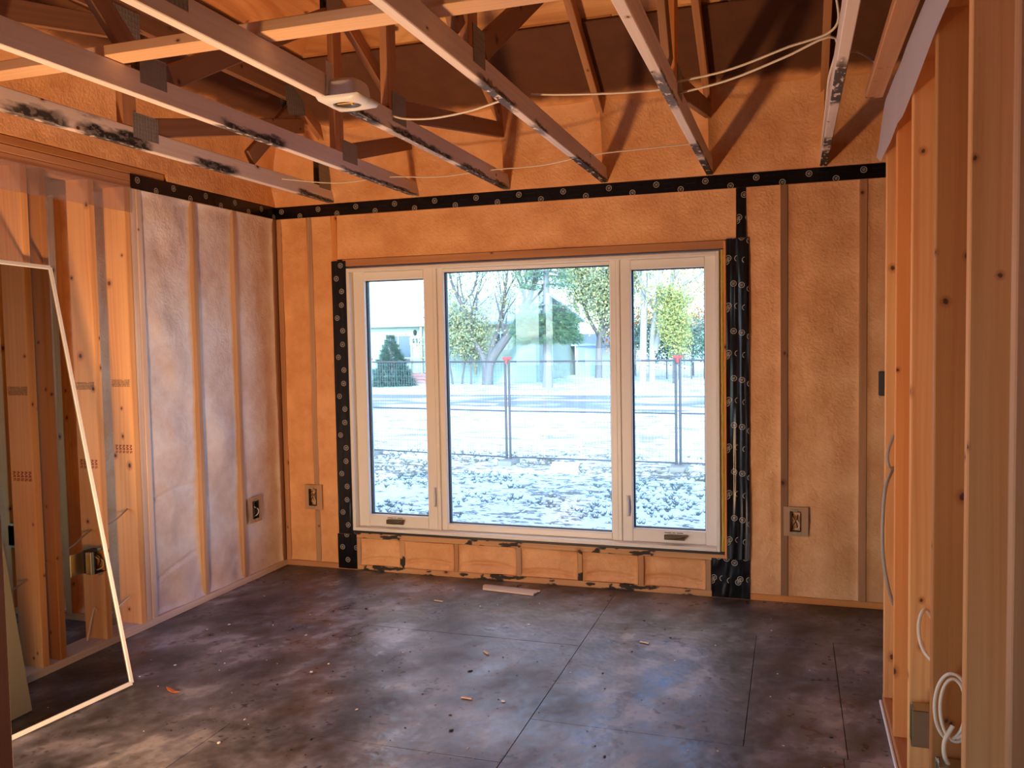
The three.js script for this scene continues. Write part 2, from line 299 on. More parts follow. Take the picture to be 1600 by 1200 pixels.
{
  const S = (x0, x1, y0, y1, m = mPine(), name = 'stud', z0 = -0.14, z1 = 0) => mesh(name, bx(x0, x1, y0, y1, z0, z1), m, wallBack);
  S(0, 0.53, 0, 0.038, M.oldWarm, 'bottom_plate'); S(0.53, 2.96, 0, 0.038, M.stain, 'bottom_plate'); S(2.96, XR, 0, 0.038, M.pineWarm, 'bottom_plate');
  S(0, XR, 2.365, 2.402, M.oldWarm, 'top_plate'); S(0, XR, 2.402, WALL_TOP, M.oldWarm, 'top_plate');
  S(0.0, 0.038, 0.038, 2.365, M.oldWarm); S(0.234, 0.272, 0.038, 2.365, M.old); S(0.42, 0.458, 0.038, 2.365, M.pineWarm); S(0.462, 0.50, 0.038, 2.06, M.old);
  S(2.955, 2.993, 0.038, 2.06, M.old); S(3.03, 3.068, 0.038, 2.365, M.old); S(3.261, 3.30, 0.038, 2.365, M.oldDark); S(3.672, 3.712, 0.038, 2.365, M.oldWarm); S(4.08, 4.118, 0.038, 2.365); S(4.49, 4.528, 0.038, 2.365); S(4.9, 4.938, 0.038, 2.365); S(5.4, 5.438, 0.038, 2.365); S(5.9, 5.938, 0.038, 2.365); S(6.16, 6.2, 0.038, 2.365);
  S(0.53, 2.96, 0.218, 0.256, M.stain, 'sill_plate'); mesh('gap_seal', bx(0.53, 2.95, 0.2565, 0.2715, -0.1, 0.013, 0.002), M.black, wallBack); S(0.50, 2.955, 2.028, 2.075, M.oldWarm, 'header_plate', -0.14, 0.004);
  mesh('header', bx(0.5, 3.02, 2.075, 2.365, -0.13, -0.035), M.old, wallBack);
  const cr = [0.545, 0.862, 1.248, 1.668, 2.066, 2.44, 2.84];
  for (let i = 0; i < 7; i++) S(cr[i], cr[i] + (i % 2 ? 0.036 : 0.03), 0.038, 0.218, [M.old, M.stain, M.oldWarm][i % 3], 'cripple_stud');
  const F = (x0, x1, y0, y1, depth, seed, opt) => foamPanel(wallBack, [x0, y0, 0], [1, 0, 0], [0, 1, 0], [0, 0, 1], x1 - x0, y1 - y0, depth, seed, M.foam, opt);
  F(0.04, 0.233, 0.04, 2.364, 0.012, 1, { bulge: 0.01 }); F(0.273, 0.419, 0.04, 2.364, 0.012, 2, { bulge: 0.008 }); F(0.46, 3.018, 2.077, 2.364, 0.010, 3, { bulge: 0.008, lip: 0.3 });
  for (let i = 0; i < 6; i++) F(cr[i] + 0.032, cr[i + 1] - 0.002, 0.04, 0.216, 0.02, 5 + i, { bulge: 0.014, cell: 0.009, creases: [[0.025 + 0.01 * (i % 3), 0.012, 0.02 - 0.012 * i]] });
  F(3.07, 3.26, 0.04, 2.364, 0.012, 13, { bulge: 0.014 }); F(3.301, 3.671, 0.04, 2.364, 0.016, 14, { bulge: 0.022 }); F(3.713, 4.08, 0.04, 2.364, 0.014, 15, { bulge: 0.018 }); F(4.12, 4.49, 0.04, 2.364, 0.018, 16); F(4.53, 4.9, 0.04, 2.364, 0.018, 17); F(4.94, 5.4, 0.04, 2.364, 0.018, 18, { cell: 0.03 }); F(5.44, 5.9, 0.04, 2.364, 0.018, 19, { cell: 0.03 });
  const sh = (x0, x1, y0, y1) => mesh('sheathing', bx(x0, x1, y0, y1, -0.155, -0.141, 0.001), M.ply, wallBack);
  sh(-0.155, 0.525, -0.3, 2.95); sh(2.93, XR + 0.15, -0.3, 2.95); sh(0.525, 2.93, 2.02, 2.95); sh(0.525, 2.93, -0.3, 0.262);
  // yellow gun foam in the gap at the right jamb
  mesh('gap_foam', relief([2.926, 0.262, 0], [1, 0, 0], [0, 1, 0], [0, 0, 1], 0.024, 1.76, (s, t) => -0.012 + 0.012 * Math.sin(Math.PI * s) + 0.008 * (vn(t * 90, s * 3, 256, 256, 4) - 0.4), 0.008, 0.05, 0.6), M.yellowFoam, wallBack);
  mesh('jamb_strip', bx(2.95, 2.962, 0.24, 2.07, -0.1, 0.012, 0.001), M.pineWarm, wallBack);
}
const wallLeft = struct('wall_left');
{
  const S = (z0, z1, m, y0 = 0.038, y1 = 2.365, name = 'stud', x0 = -0.14, x1 = 0) => mesh(name, bx(x0, x1, y0, y1, z0, z1), m, wallLeft);
  S(0, 3.44, M.pale, 0, 0.038, 'bottom_plate', -0.14, 0.006); S(3.44, 8, M.pineDull, 0, 0.038, 'bottom_plate');  // front plate: mud and grey window light both put into its pale colour
  S(0, 4.6, M.oldWarm, 2.365, 2.402, 'top_plate'); S(0, 4.6, M.oldWarm, 2.402, WALL_TOP, 'top_plate'); S(1.08, 4.6, M.pineDull, 2.442, 2.48, 'top_plate', -0.14, 0.0);
  S(0.002, 0.038, M.oldDark); S(0.437, 0.475, M.old); S(0.82, 0.858, M.old); S(1.262, 1.30, M.pale); S(1.302, 1.342, M.pale, 0.038, 2.365, 'stud', -0.14, -0.004);
  S(1.348, 1.388, M.pine[0]); S(1.59, 1.63, M.pine[0]); S(1.884, 1.922, M.pineOlive); S(1.985, 2.025, M.pine[1]); S(2.42, 2.46, M.pine[0]); S(2.83, 2.87, M.pine[1]); S(3.24, 3.28, M.pine[0]); S(3.65, 3.69, M.pine[1]); S(4.06, 4.1, M.pine[0]); S(4.56, 4.6, M.pine[1]);
  const F = (z0, z1, depth, seed, opt) => foamPanel(wallLeft, [0, 0.04, z1], [0, 0, -1], [0, 1, 0], [1, 0, 0], z1 - z0, 2.324, depth, seed, M.foamWindowLit, opt);
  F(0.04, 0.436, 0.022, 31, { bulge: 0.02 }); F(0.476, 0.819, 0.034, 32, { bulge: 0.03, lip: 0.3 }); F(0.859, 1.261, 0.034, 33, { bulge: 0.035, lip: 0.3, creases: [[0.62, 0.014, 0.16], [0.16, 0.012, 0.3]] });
  mesh('sheathing', bx(-0.155, -0.141, -0.3, 2.95, -0.14, 1.33, 0.001), M.ply, wallLeft);
  // rear part of the left side, out of the picture: sheathed wall
  S(5.06, 5.1, M.pine[0]); S(7.4, 7.44, M.pine[1]); S(7.9, 7.94, M.pine[0]); S(5.1, 7.4, M.pine[1], 0.36, 0.4, 'sill_plate'); S(5.1, 7.4, M.pine[0], 2.2, 2.365, 'header'); for (let z = 5.5; z < 7.3; z += 0.41) S(z, z + 0.038, M.pine[0], 0.038, 0.36, 'cripple_stud');  // framing of an opening added here to let in cool fill light
  S(4.6, 8, M.oldWarm, 2.365, WALL_TOP, 'top_plate');
  for (const [y0, y1, z0, z1] of [[-0.3, 2.95, 4.72, 5.1], [-0.3, 2.95, 7.4, 8.15], [-0.3, 0.4, 5.1, 7.4], [2.2, 2.95, 5.1, 7.4]]) mesh('sheathing', bx(-0.155, -0.141, y0, y1, z0, z1, 0.001), M.ply, wallLeft);
}
{
  const stampMat = (draw, w, h) => { const c = document.createElement('canvas'); c.width = w; c.height = h; const q = c.getContext('2d'); q.clearRect(0, 0, w, h); draw(q); const t = new THREE.CanvasTexture(c); t.colorSpace = THREE.SRGBColorSpace; return new THREE.MeshStandardMaterial({ map: t, transparent: true, roughness: 0.8 }); };
  const red = stampMat((q) => { q.fillStyle = '#8a2f16'; q.font = 'bold 44px sans-serif'; for (let i = 0; i < 5; i++) { q.save(); q.translate(26 + i * 50, 34); q.rotate(Math.PI / 2); q.textAlign = 'center'; q.fillText('MS', 0, 8); q.restore(); } }, 256, 64);
  const dot = stampMat((q) => { q.fillStyle = '#5a4a30'; const r = rng(8); for (let i = 0; i < 520; i++) q.fillRect(r() * 250, 6 + Math.floor(r() * 7) * 8, 2 + r() * 5, 4); }, 256, 64);
  for (const [z, yr, yd] of [[1.388, 0.985, 1.335], [1.63, 0.94, 1.335], [2.025, 0.94, 1.335]]) for (const [m, y, h, n] of [[red, yr, 0.05, 'mill_stamp'], [dot, yd, 0.045, 'grade_stamp']]) { const g = new THREE.PlaneGeometry(0.12, h); g.translate(-0.072, y, z + 0.0006); mesh(n, g, m, wallLeft); }
}
// the room beyond the open stud partition: its foamed far wall, an outside wall with an unseen opening added for light
const wallAlcove = struct('wall_beyond');
{
  const S = (x0, x1, m = M.pine[0], name = 'stud', y0 = 0.038, y1 = 2.365) => mesh(name, bx(x0, x1, y0, y1, 1.205, 1.345), m, wallAlcove);
  S(-2.6, -0.145, M.pine[1], 'bottom_plate', 0, 0.038); S(-2.6, -0.145, M.pineDull, 'top_plate', 2.365, WALL_TOP);
  S(-0.56, -0.515); S(-0.98, -0.94); S(-1.4, -1.36); S(-2.0, -1.96); S(-2.6, -2.56);
  const F = (x0, x1, seed) => foamPanel(wallAlcove, [x0, 0.04, 1.345], [1, 0, 0], [0, 1, 0], [0, 0, 1], x1 - x0, 2.324, 0.05, seed, M.foam, { bulge: 0.03, lip: 0.1, cell: 0.02 });
  F(-0.514, -0.146, 41); F(-0.939, -0.561, 42); F(-1.359, -0.981, 43); F(-1.959, -1.401, 44); F(-2.559, -2.001, 45);
  mesh('sheathing', bx(-2.62, -0.156, -0.3, 2.6, 1.19, 1.204, 0.001), M.ply, wallAlcove);
  const w2 = [bx(-2.72, -2.62, -0.3, 0.5, 1.19, 4.7), bx(-2.72, -2.62, 2.1, 2.6, 1.19, 4.7), bx(-2.72, -2.62, 0.5, 2.1, 1.19, 1.8), bx(-2.72, -2.62, 0.5, 2.1, 4.2, 4.7), bx(-2.62, -0.142, -0.3, 2.6, 4.6, 4.7)];
  mesh('sheathed_wall', w2, M.ply, wallAlcove);
  mesh('soffit_panel', bx(-2.75, -0.142, 2.6, 2.64, 1.15, 4.75), M.ply, wallAlcove);
}
const wallRight = struct('wall_right');
const RX = 3.68;
{
  const S = (z0, z1, m, y0 = 0.038, y1 = 2.365, name = 'stud', x0 = RX, x1 = RX + 0.14) => mesh(name, bx(x0, x1, y0, y1, z0, z1), m, wallRight);
  S(1.28, 8, M.pineDull, 0, 0.038, 'bottom_plate', RX - 0.002, RX + 0.14); S(1.24, 8, M.pineDull, 2.365, 2.402, 'top_plate'); S(1.24, 8, M.pineDull, 2.402, WALL_TOP, 'top_plate');
  const zs = [[1.283, 1.32, M.pine[0]], [1.64, 1.678, M.pineWarm], [2.065, 2.103, M.pine[0]], [2.53, 2.568, M.pineOlive], [2.988, 3.026, M.pine[1]], [3.388, 3.427, M.oldWarm], [3.8, 3.838, M.pine[1]], [4.2, 4.24, M.pine[0]], [4.61, 4.65, M.pine[1]], [5.02, 5.06, M.pine[0]], [5.43, 5.47, M.pine[1]], [5.84, 5.88, M.pine[0]], [6.25, 6.29, M.pine[1]], [6.66, 6.7, M.pine[0]], [7.07, 7.11, M.pine[1]], [7.48, 7.52, M.pine[0]], [7.96, 8, M.pine[1]]];
  for (const [a, b, m] of zs) S(a, b, m);
  // boards closing the far side of the partition
  for (let i = 0; i < 6; i++) mesh('wall_panel', bx(RX + 0.142, RX + 0.154, 0.002, WALL_TOP, 1.282 + i * 1.12, 1.282 + (i + 1) * 1.12 - 0.004, 0.001), M.ply, wallRight);
  mesh('sealing_strip', bx(RX - 0.014, RX - 0.003, 0.0, 0.012, 1.285, 8), M.white, wallRight);
}
// remaining shell: right outside wall, rear wall with an unseen opening shaped for its reflection, stub partition at the left
{
  const wr = struct('wall_far_right');
  mesh('sheathed_wall', bx(XR, XR + 0.15, -0.3, 2.95, -0.15, 8.15), M.ply, wr);
  const wz = struct('wall_rear');
  const W = (x0, x1, y0, y1) => mesh('sheathed_wall', bx(x0, x1, y0, y1, 8, 8.15), M.ply, wz);
  W(-0.155, 0.02, -0.3, 2.95); W(0.02, 1.1, 1.35, 2.95); W(1.1, XR + 0.15, -0.3, 2.95); W(0.02, 1.1, -0.3, -0.01);
  const st = struct('partition_stub');
  mesh('bottom_plate', bx(0.008, 1.28, 0.002, 0.038, 3.3, 3.44), M.old, st); mesh('top_plate', bx(0.008, 1.28, 2.365, WALL_TOP, 3.3, 3.44), M.old, st);
  mesh('stud', bx(1.242, 1.28, 0.038, 2.365, 3.3, 3.44), M.oldDark, st); mesh('stud', bx(0.83, 0.868, 0.038, 2.365, 3.3, 3.44), M.pine[0], st); mesh('stud', bx(0.42, 0.458, 0.038, 2.365, 3.3, 3.44), M.pine[1], st);
}

// ---------------------------------------------------------------- roof
const roof = struct('roof');
{
  const H0 = 2.87, SL = 0.5, RZ = 4, TH = [0, 0.014, 0];
  const yAt = (x, z) => H0 + SL * Math.max(-0.6, Math.min(x, z, 8 - z));
  const mats = [M.ply, new THREE.MeshStandardMaterial({ map: tPly, color: 0xf3d9bf, roughness: 0.8 }), new THREE.MeshStandardMaterial({ map: tPly, color: 0xdcc6b2, roughness: 0.8 })];
  const rows = [[-0.5, 0.628], [0.632, 1.708], [1.712, 2.79], [2.794, RZ]];
  const poly = (pts, ox, oy, along, k) => mesh('roof_panel', slab(pts.map(([x, z]) => [x, yAt(x, z), z]), TH, (p) => (along === 'x' ? [p.z * 1.118 / 1.22 + oy, p.x / 2.44 + ox] : [p.x * 1.118 / 1.22 + oy, p.z / 2.44 + ox])), mats[k % 3], roof);
  let k = 0;
  for (const side of [0, 1]) rows.forEach(([a, b], r) => {                 // front and rear slopes
    const mz = (z) => (side ? 8 - z : z); const cuts = []; for (let x = r % 2 ? 1.22 : 0.0; x < 6.4; x += 2.44) cuts.push(x); cuts.push(6.4); if (cuts[0] > -0.4) cuts.unshift(-0.6);
    for (let i = 0; i < cuts.length - 1; i++) {
      let x0 = cuts[i] + 0.002, x1 = cuts[i + 1] - 0.002; const ox = R(), oy = R(); k++;
      if (x1 <= a) continue; let pts;
      if (x0 >= b) pts = [[x0, a], [x1, a], [x1, b], [x0, b]]; else if (x1 >= b) pts = x0 > a ? [[x0, a], [x1, a], [x1, b], [b, b], [x0, x0]] : [[a, a], [x1, a], [x1, b], [b, b]]; else pts = x0 > a ? [[x0, a], [x1, a], [x1, x1], [x0, x0]] : [[a, a], [x1, a], [x1, x1]];
      pts = pts.map(([x, z]) => [x, mz(z)]); if (side) pts.reverse(); pts.reverse();
      poly(pts, ox, oy, 'x', k);
    }
  });
  rows.forEach(([a, b], r) => {                                            // left (hip) slope
    const lo = a, hi = 8 - a, cuts = [lo]; for (let z = (r % 2 ? 1.22 : 2.44) - 0.3; z < hi; z += 2.44) if (z > lo + 0.3) cuts.push(z); cuts.push(hi);
    for (let i = 0; i < cuts.length - 1; i++) {
      const z0 = cuts[i] + 0.002, z1 = cuts[i + 1] - 0.002; k++;
      const top0 = clamp(z0, a, b), pts = [[a, z0]];
      pts.push([a, z1]); const e1 = Math.min(b, 8 - z1), e0 = Math.min(b, z0);
      if (e1 > a) pts.push([e1, z1]); if (8 - b < z1 && 8 - b > z0) pts.push([b, 8 - b]); if (b > z0 && b < z1) pts.push([b, b]); if (e0 > a) pts.push([e0, z0]);
      const q = pts.filter((p, n) => n === 0 || Math.hypot(p[0] - pts[n - 1][0], p[1] - pts[n - 1][1]) > 0.01); if (q.length > 2) poly(q, R(), R(), 'z', k);
    }
  });
  for (const pts of [[[-0.5, -0.5], [4, 4], [6.4, 4], [6.4, -0.5]], [[-0.5, 8.5], [6.4, 8.5], [6.4, 4], [4, 4]], [[-0.5, -0.5], [-0.5, 8.5], [4, 4]]]) mesh('roof_covering', slab(pts.map(([x, z]) => [x, yAt(x, z) + 0.017, z]), [0, 0.02, 0], (p) => [p.x, p.z]), M.dark, roof);
  mesh('gable_panel', slab([[6.35, 2.6, -0.5], [6.35, 2.6, 8.5], [6.35, 2.75, 8.5], [6.35, 4.9, 4], [6.35, 2.75, -0.5]], [0.02, 0, 0], (p) => [p.z / 1.22, p.y / 2.44]), M.ply, roof);
  mesh('gable_panel', slab([[-0.16, 2.44, -0.5], [-0.16, 2.44, 8.5], [-0.16, 2.8, 8.5], [-0.16, 2.8, -0.5]], [-0.012, 0, 0], (p) => [p.z / 1.22, p.y / 2.44]), M.ply, roof);
  // kraft baffles above the eaves (0.5 m up the slope), one per truss bay, mitred at the hip
  const TX = [0.435, 1.045, 1.655, 2.265, 2.875, 3.485, 4.095, 4.705, 5.315, 5.925];
  const baffle = (pts, swap) => mesh('baffle_sheet', slab(pts.map(([x, z]) => [x, yAt(x, z) - 0.022, z]), [0, 0.006, 0], (p) => (swap ? [p.z / 0.8, (p.x - 0.06) / 0.565] : [p.x / 0.8, (p.z - 0.06) / 0.565])), M.kraft, roof);
  const lim = [...TX, 6.2];
  baffle([[0.05, 0.05], [0.63, 0.63], [1.044, 0.63], [1.044, 0.05]], false);
  for (let i = 1; i < lim.length - 1; i++) baffle([[lim[i] + 0.001, 0.05], [lim[i] + 0.001, 0.63], [lim[i + 1] - 0.001, 0.63], [lim[i + 1] - 0.001, 0.05]], false);
  const lz = [0.05, 1.2, 2.0, 3.0, 4.6, 7.9];
  for (let i = 0; i < lz.length - 1; i++) baffle(i ? [[0.05, lz[i] + 0.001], [0.05, lz[i + 1] - 0.001], [0.63, lz[i + 1] - 0.001], [0.63, lz[i] + 0.001]] : [[0.05, 0.052], [0.05, lz[1] - 0.001], [0.63, lz[1] - 0.001], [0.63, 0.632]], true);
  // spray foam closing the heels, piled against the trusses
  const heel = (o, U, N, w, seed, fillet, capTop = 0.43, w0 = 0) => {
    const f = (s, t) => { const x = s * w, y = t * capTop, e = Math.min(x, w - x), n = fbm((x + w0) * 3 + 5, y * 3, 256, seed, 3) - 0.5, fi = fbm((x + w0) * 14, y * 14, 256, seed + 5, 2) - 0.5;
      return 0.012 * t + 0.095 * Math.pow(t, 2.2) + (fillet ? 0.055 * Math.exp(-e / 0.045) * sm(0, 0.25, t) : 0) + n * 0.03 * sm(0, 0.3, t) + fi * 0.008; };
    mesh('foam_panel', relief(o, U, [0, 1, 0], N, w, capTop + 0.05, f, 0.02, 0.1, 0.6), M.foam, roof);
  };
  let px = 0; for (let i = 0; i < lim.length; i++) { heel([px, 2.445, 0.005], [1, 0, 0], [0, 0, 1], lim[i] - px, 51, true, 0.43, px); px = lim[i]; }
  const hz = [0, 0.45, 1.06, 1.67, 2.3, 3.4, 4.6, 8];
  for (let i = 0; i < hz.length - 1; i++) heel([0.005, i > 1 ? 2.484 : 2.445, hz[i + 1]], [0, 0, -1], [1, 0, 0], hz[i + 1] - hz[i], 71, false, i > 1 ? 0.39 : 0.43, 12 - hz[i + 1]);
}

// ---------------------------------------------------------------- roof trusses
const trussInfo = [
  'roof truss nearest the left wall, black mould lump and long streaks along its bottom chord',
  'second roof truss from the left wall, mould along its lower edge',
  'third roof truss from the left wall, the one carrying the white ceiling light box',
  'fourth roof truss from the left wall, its chord ending above the window centre',
  'fifth roof truss from the left wall, its chord ending above the right casement',
  'roof truss beside the plate of the right stud wall, cables stapled along its chord',
  'roof truss beyond the right stud wall, hidden by the header board',
];
function truss(k, x, posts, webs, plates) {
  const t = thing('roof_truss', trussInfo[Math.min(k, 6)], 'truss', [x, 2.445, 0], 'roof trusses spanning from the window wall');
  const y0 = 2.447, hb = 0.089, w = 0.038, top = (z) => 2.77 + 0.5 * Math.min(x, Math.max(0, z), 8 - z, 4);
  const cg = board([x, y0 + hb / 2, 0.012], [x, y0 + hb / 2, 7.98], [0, 1, 0], w, hb, 0.003, 0, 0), cu = cg.attributes.uv; for (let i = 0; i < cu.count; i++) cu.setY(i, cu.getY(i) * 2.5 / 3.2);
  mesh('bottom_chord', cg, k < 6 ? M.chord[k] : M.old, t);
  const zf = Math.min(x, 4), ty = 2.77 + 0.5 * zf + 0.05;
  const upN = [0, 1, 0];
  mesh('top_chord', board([x, 2.77 + 0.05 - 0.02, -0.04], [x, ty, zf], upN, w, 0.089), M.oldWarm, t);
  if (zf < 3.9) mesh('top_chord', board([x, ty, zf], [x, ty, 8 - zf], upN, w, 0.089), M.oldDark, t);
  mesh('top_chord', board([x, ty, 8 - zf], [x, 2.80, 8.04], upN, w, 0.089), M.oldWarm, t);
  for (const [z, m] of posts) mesh('web_post', board([x, y0 + hb + 0.001, z], [x, top(z) + 0.01, z], [0, 0, 1], w - 0.002, 0.089), m ?? M.oldWarm, t);
  webs.forEach(([za, ya, zb, yb, m], i) => mesh('diagonal_web', board([x, ya, za], [x, yb, zb], [0, 1, 0], w - 0.005 - 0.0016 * i, 0.089), m ?? M.oldDark, t));
  for (const [z, y, wz, hy, rot] of plates) for (const s of [-1, 1]) {
    const g = new RoundedBoxGeometry(0.0018, hy, wz, 1, 0.0004); if (rot) g.rotateX(rot); g.translate(x + s * (w / 2 + 0.0008), y, z);
    mesh('nail_plate', g, M.plate, t);
  }
  return t;
}
truss(0, 0.435, [[1.83], [4.0]], [[1.72, 2.55, 0.35, 2.87], [3.6, 2.6, 1.92, 2.95], [0.47, 2.93, 0.9, 2.57]], [[1.73, 2.548, 0.165, 0.115], [0.44, 3.0, 0.20, 0.17, 0.2], [1.83, 2.985, 0.17, 0.15], [0.12, 2.62, 0.14, 0.2]]);
truss(1, 1.045, [[1.0], [4.0]], [[0.86, 2.56, 0.1, 2.77], [2.28, 2.56, 1.08, 3.2], [2.46, 2.58, 3.2, 3.26]], [[2.385, 2.548, 0.14, 0.11], [0.895, 2.548, 0.16, 0.11], [1.02, 3.25, 0.16, 0.16]]);
truss(2, 1.655, [[1.62], [4.0]], [[1.52, 2.56, 0.1, 2.79], [3.0, 2.56, 1.72, 3.48], [3.1, 2.56, 4.0, 3.55]], [[1.56, 2.555, 0.14, 0.13], [3.03, 2.55, 0.16, 0.12]]);
truss(3, 2.265, [[2.24, M.oldWarm]], [[2.12, 2.57, 1.05, 3.24], [2.34, 2.57, 3.4, 3.82]], [[2.19, 2.555, 0.12, 0.13]]);
truss(4, 2.875, [[1.6, M.pineWarm], [3.4]], [[1.45, 2.56, 0.1, 2.79], [1.72, 2.57, 2.9, 4.1]], [[1.52, 2.548, 0.14, 0.12]]);
truss(5, 3.485, [[2.7]], [[2.6, 2.57, 1.4, 3.4]], [[2.68, 2.55, 0.14, 0.12]]);
truss(6, 4.095, [[1.6]], [[1.5, 2.57, 0.1, 2.79]], []);
// plank tying the bottom chords together
tag(mesh('bracing_plank', board([-0.08, 2.5565, 2.578], [6.1, 2.5565, 2.578], [0, 1, 0], 0.092, 0.038), wood(tPale, 0xffe4c2)), 'pale lumber plank laid flat across the tops of the truss bottom chords', 'plank');
// header board fixed along the top of the right wall
{
  const t = thing('header_board', 'pale stamped board under the roof, running above the right stud wall', 'board', [3.635, 2.45, 1.38]);
  mesh('plank', board([3.628, 2.467, 1.375], [3.628, 2.467, 7.9], [0, 1, 0], 0.066, 0.034), M.oldWarm, t);
  const c = document.createElement('canvas'); c.width = 256; c.height = 64; const q = c.getContext('2d'); q.clearRect(0, 0, 256, 64); q.fillStyle = '#3a2418'; q.font = 'bold 26px sans-serif'; q.fillText('S-P-F', 12, 26); q.fillText('KD-HT', 12, 56); q.fillText('No.2', 130, 40);
  const tx = new THREE.CanvasTexture(c); tx.colorSpace = THREE.SRGBColorSpace;
  M.stamp = new THREE.MeshStandardMaterial({ map: tx, alphaMap: null, transparent: true, roughness: 0.8 });
  const g = new THREE.PlaneGeometry(0.06, 0.016); g.rotateX(Math.PI / 2); g.translate(3.63, 2.4495, 1.62); mesh('grade_stamp', g, M.stamp, t);
  const g2 = g.clone(); g2.translate(3.635, 2.45, 1.38); g2.translate(0.004, 0, 0.16); mesh('grade_stamp', g2, M.stamp, t);
}

// ---------------------------------------------------------------- window
{
  const w = struct('window_1', [1.726, 0.272, 0]);
  const P = (n, x0, x1, y0, y1, z0, z1, m = M.vinyl, parent = w, c = 0.004) => { const g = bx(x0, x1, y0, y1, z0, z1, c); if (parent !== w) g.translate(-1.726, -0.272, 0); return mesh(n, g, m, parent); };
  const X0 = 0.527, X1 = 2.925, Y0 = 0.272, Y1 = 2.013, ZF = 0.012, ZB = -0.13;
  mesh('window_frame', [bx(X0, X0 + 0.022, Y0, Y1, ZB, ZF, 0.003), bx(X1 - 0.022, X1, Y0, Y1, ZB, ZF, 0.003), bx(X0 + 0.022, X1 - 0.022, Y1 - 0.022, Y1, ZB, ZF, 0.003), bx(X0 + 0.022, X1 - 0.022, Y0, Y0 + 0.022, ZB, ZF + 0.004, 0.003)], M.vinyl, w);
  mesh('mullion', [bx(1.128, 1.15, Y0 + 0.022, Y1 - 0.022, ZB, -0.035, 0.003), bx(2.318, 2.34, Y0 + 0.022, Y1 - 0.022, ZB, -0.035, 0.003)], M.vinyl, w);
  const lite = (name, x0, x1, y0, y1, gx0, gx1, gy0, gy1, z, zg) => {
    const s = mesh(name, [bx(x0, gx0, y0, y1, ZB, z, 0.006), bx(gx1, x1, y0, y1, ZB, z, 0.006), bx(gx0, gx1, gy1, y1, ZB, z, 0.006), bx(gx0, gx1, y0, gy0, ZB, z, 0.006)], M.vinyl, w);
    const K = (n, list, m) => { const g = merge(list); g.translate(-1.726, -0.272, 0); const q = mesh(n, g, m, s); return q; };
    K('gasket', [bx(gx0, gx0 + 0.008, gy0, gy1, zg - 0.024, zg + 0.006, 0.001), bx(gx1 - 0.005, gx1, gy0, gy1, zg - 0.024, zg + 0.006, 0.001), bx(gx0, gx1, gy0, gy0 + 0.005, zg - 0.024, zg + 0.006, 0.001), bx(gx0, gx1, gy1 - 0.006, gy1, zg - 0.024, zg + 0.006, 0.001)], M.gasket);
    const gl = bx(gx0 + 0.002, gx1 - 0.002, gy0 + 0.002, gy1 - 0.002, zg - 0.001, zg, 0.0001); const pg = new THREE.PlaneGeometry(gx1 - gx0, gy1 - gy0); pg.translate((gx0 + gx1) / 2, (gy0 + gy1) / 2, zg); K('glass_pane', [pg], M.glass);
    return { s, K };
  };
  lite('fixed_sash', 1.15, 2.318, Y0 + 0.022, Y1 - 0.022, 1.195, 2.274, 0.338, 1.967, -0.045, -0.075);
  for (const [x0, x1, gx0, gx1, hx, cx] of [[0.549, 1.128, 0.63, 1.056, 1.108, 0.82], [2.34, 2.903, 2.407, 2.836, 2.376, 2.655]]) {
    const { K } = lite('casement_sash', x0, x1, Y0 + 0.022, Y1 - 0.022, gx0, gx1, 0.374, 1.932, -0.04, -0.075);
    K('lock_handle', [bx(hx - 0.012, hx + 0.012, 0.445, 0.575, -0.04, -0.034, 0.002), tube([[hx, 0.57, -0.03], [hx + 0.004, 0.54, -0.02], [hx + 0.006, 0.5, -0.018], [hx + 0.004, 0.46, -0.02], [hx, 0.452, -0.028]], 0.006, 16, 8)], M.whitePlastic);
    K('crank_operator', [bx(cx - 0.06, cx + 0.06, 0.318, 0.346, -0.04, -0.018, 0.005), bx(cx - 0.05, cx + 0.07, 0.333, 0.350, -0.018, -0.008, 0.004), tube([[cx + 0.06, 0.342, -0.01], [cx + 0.03, 0.337, 0.0], [cx - 0.04, 0.33, 0.002]], 0.006, 12, 8)], M.bronze);
    K('print_strip', [bx(cx - 0.06, cx - 0.02, 0.356, 0.360, -0.0402, -0.0396, 0.0001), bx(cx - 0.015, cx + 0.005, 0.356, 0.360, -0.0402, -0.0396, 0.0001), bx(cx + 0.012, cx + 0.05, 0.356, 0.360, -0.0402, -0.0396, 0.0001)], M.dark);
  }
}

// ---------------------------------------------------------------- sealing tape strips
function tapeStrip(label, o, U, W, N, w, h, mat, tw, th, opt = {}) {
  const jag = (x) => 0.006 * (vn(x * 60, 1, 256, 256, 7) - 0.5);
  const g = relief(o, U, W, N, w, h, (s, t) => 0.004 + (opt.ridge ?? 0.001) * (vn(s * w * (opt.fx ?? 30), t * h * (opt.fy ?? 6), 256, 256, 9) + 0.6 * vn(s * w * 130, t * h * 4, 256, 256, 12)), 0.008, -0.001, 1, 0, 0);
  const uv = g.attributes.uv; for (let i = 0; i < uv.count; i++) uv.setXY(i, uv.getX(i) / tw, 1 - uv.getY(i) / th);
  return tag(mesh('sealing_tape', g, mat), label, 'tape');
}
tapeStrip('long black printed tape along the top of the window wall', [0.0, 2.365, 0], [1, 0, 0], [0, 1, 0], [0, 0, 1], 3.95, 0.075, M.tapeTop, 0.28, 0.075);
tapeStrip('black printed tape along the top of the left foam wall, ending at the open studs', [0, 2.365, 1.34], [0, 0, -1], [0, 1, 0], [1, 0, 0], 1.335, 0.075, M.tapeTop, 0.28, 0.075);
tapeStrip('black printed tape down the left side of the window', [0.418, 0.245, 0], [1, 0, 0], [0, 1, 0], [0, 0, 1], 0.106, 1.82, M.tapeSide, 0.105, 0.26, { ridge: 0.004, fx: 50 });
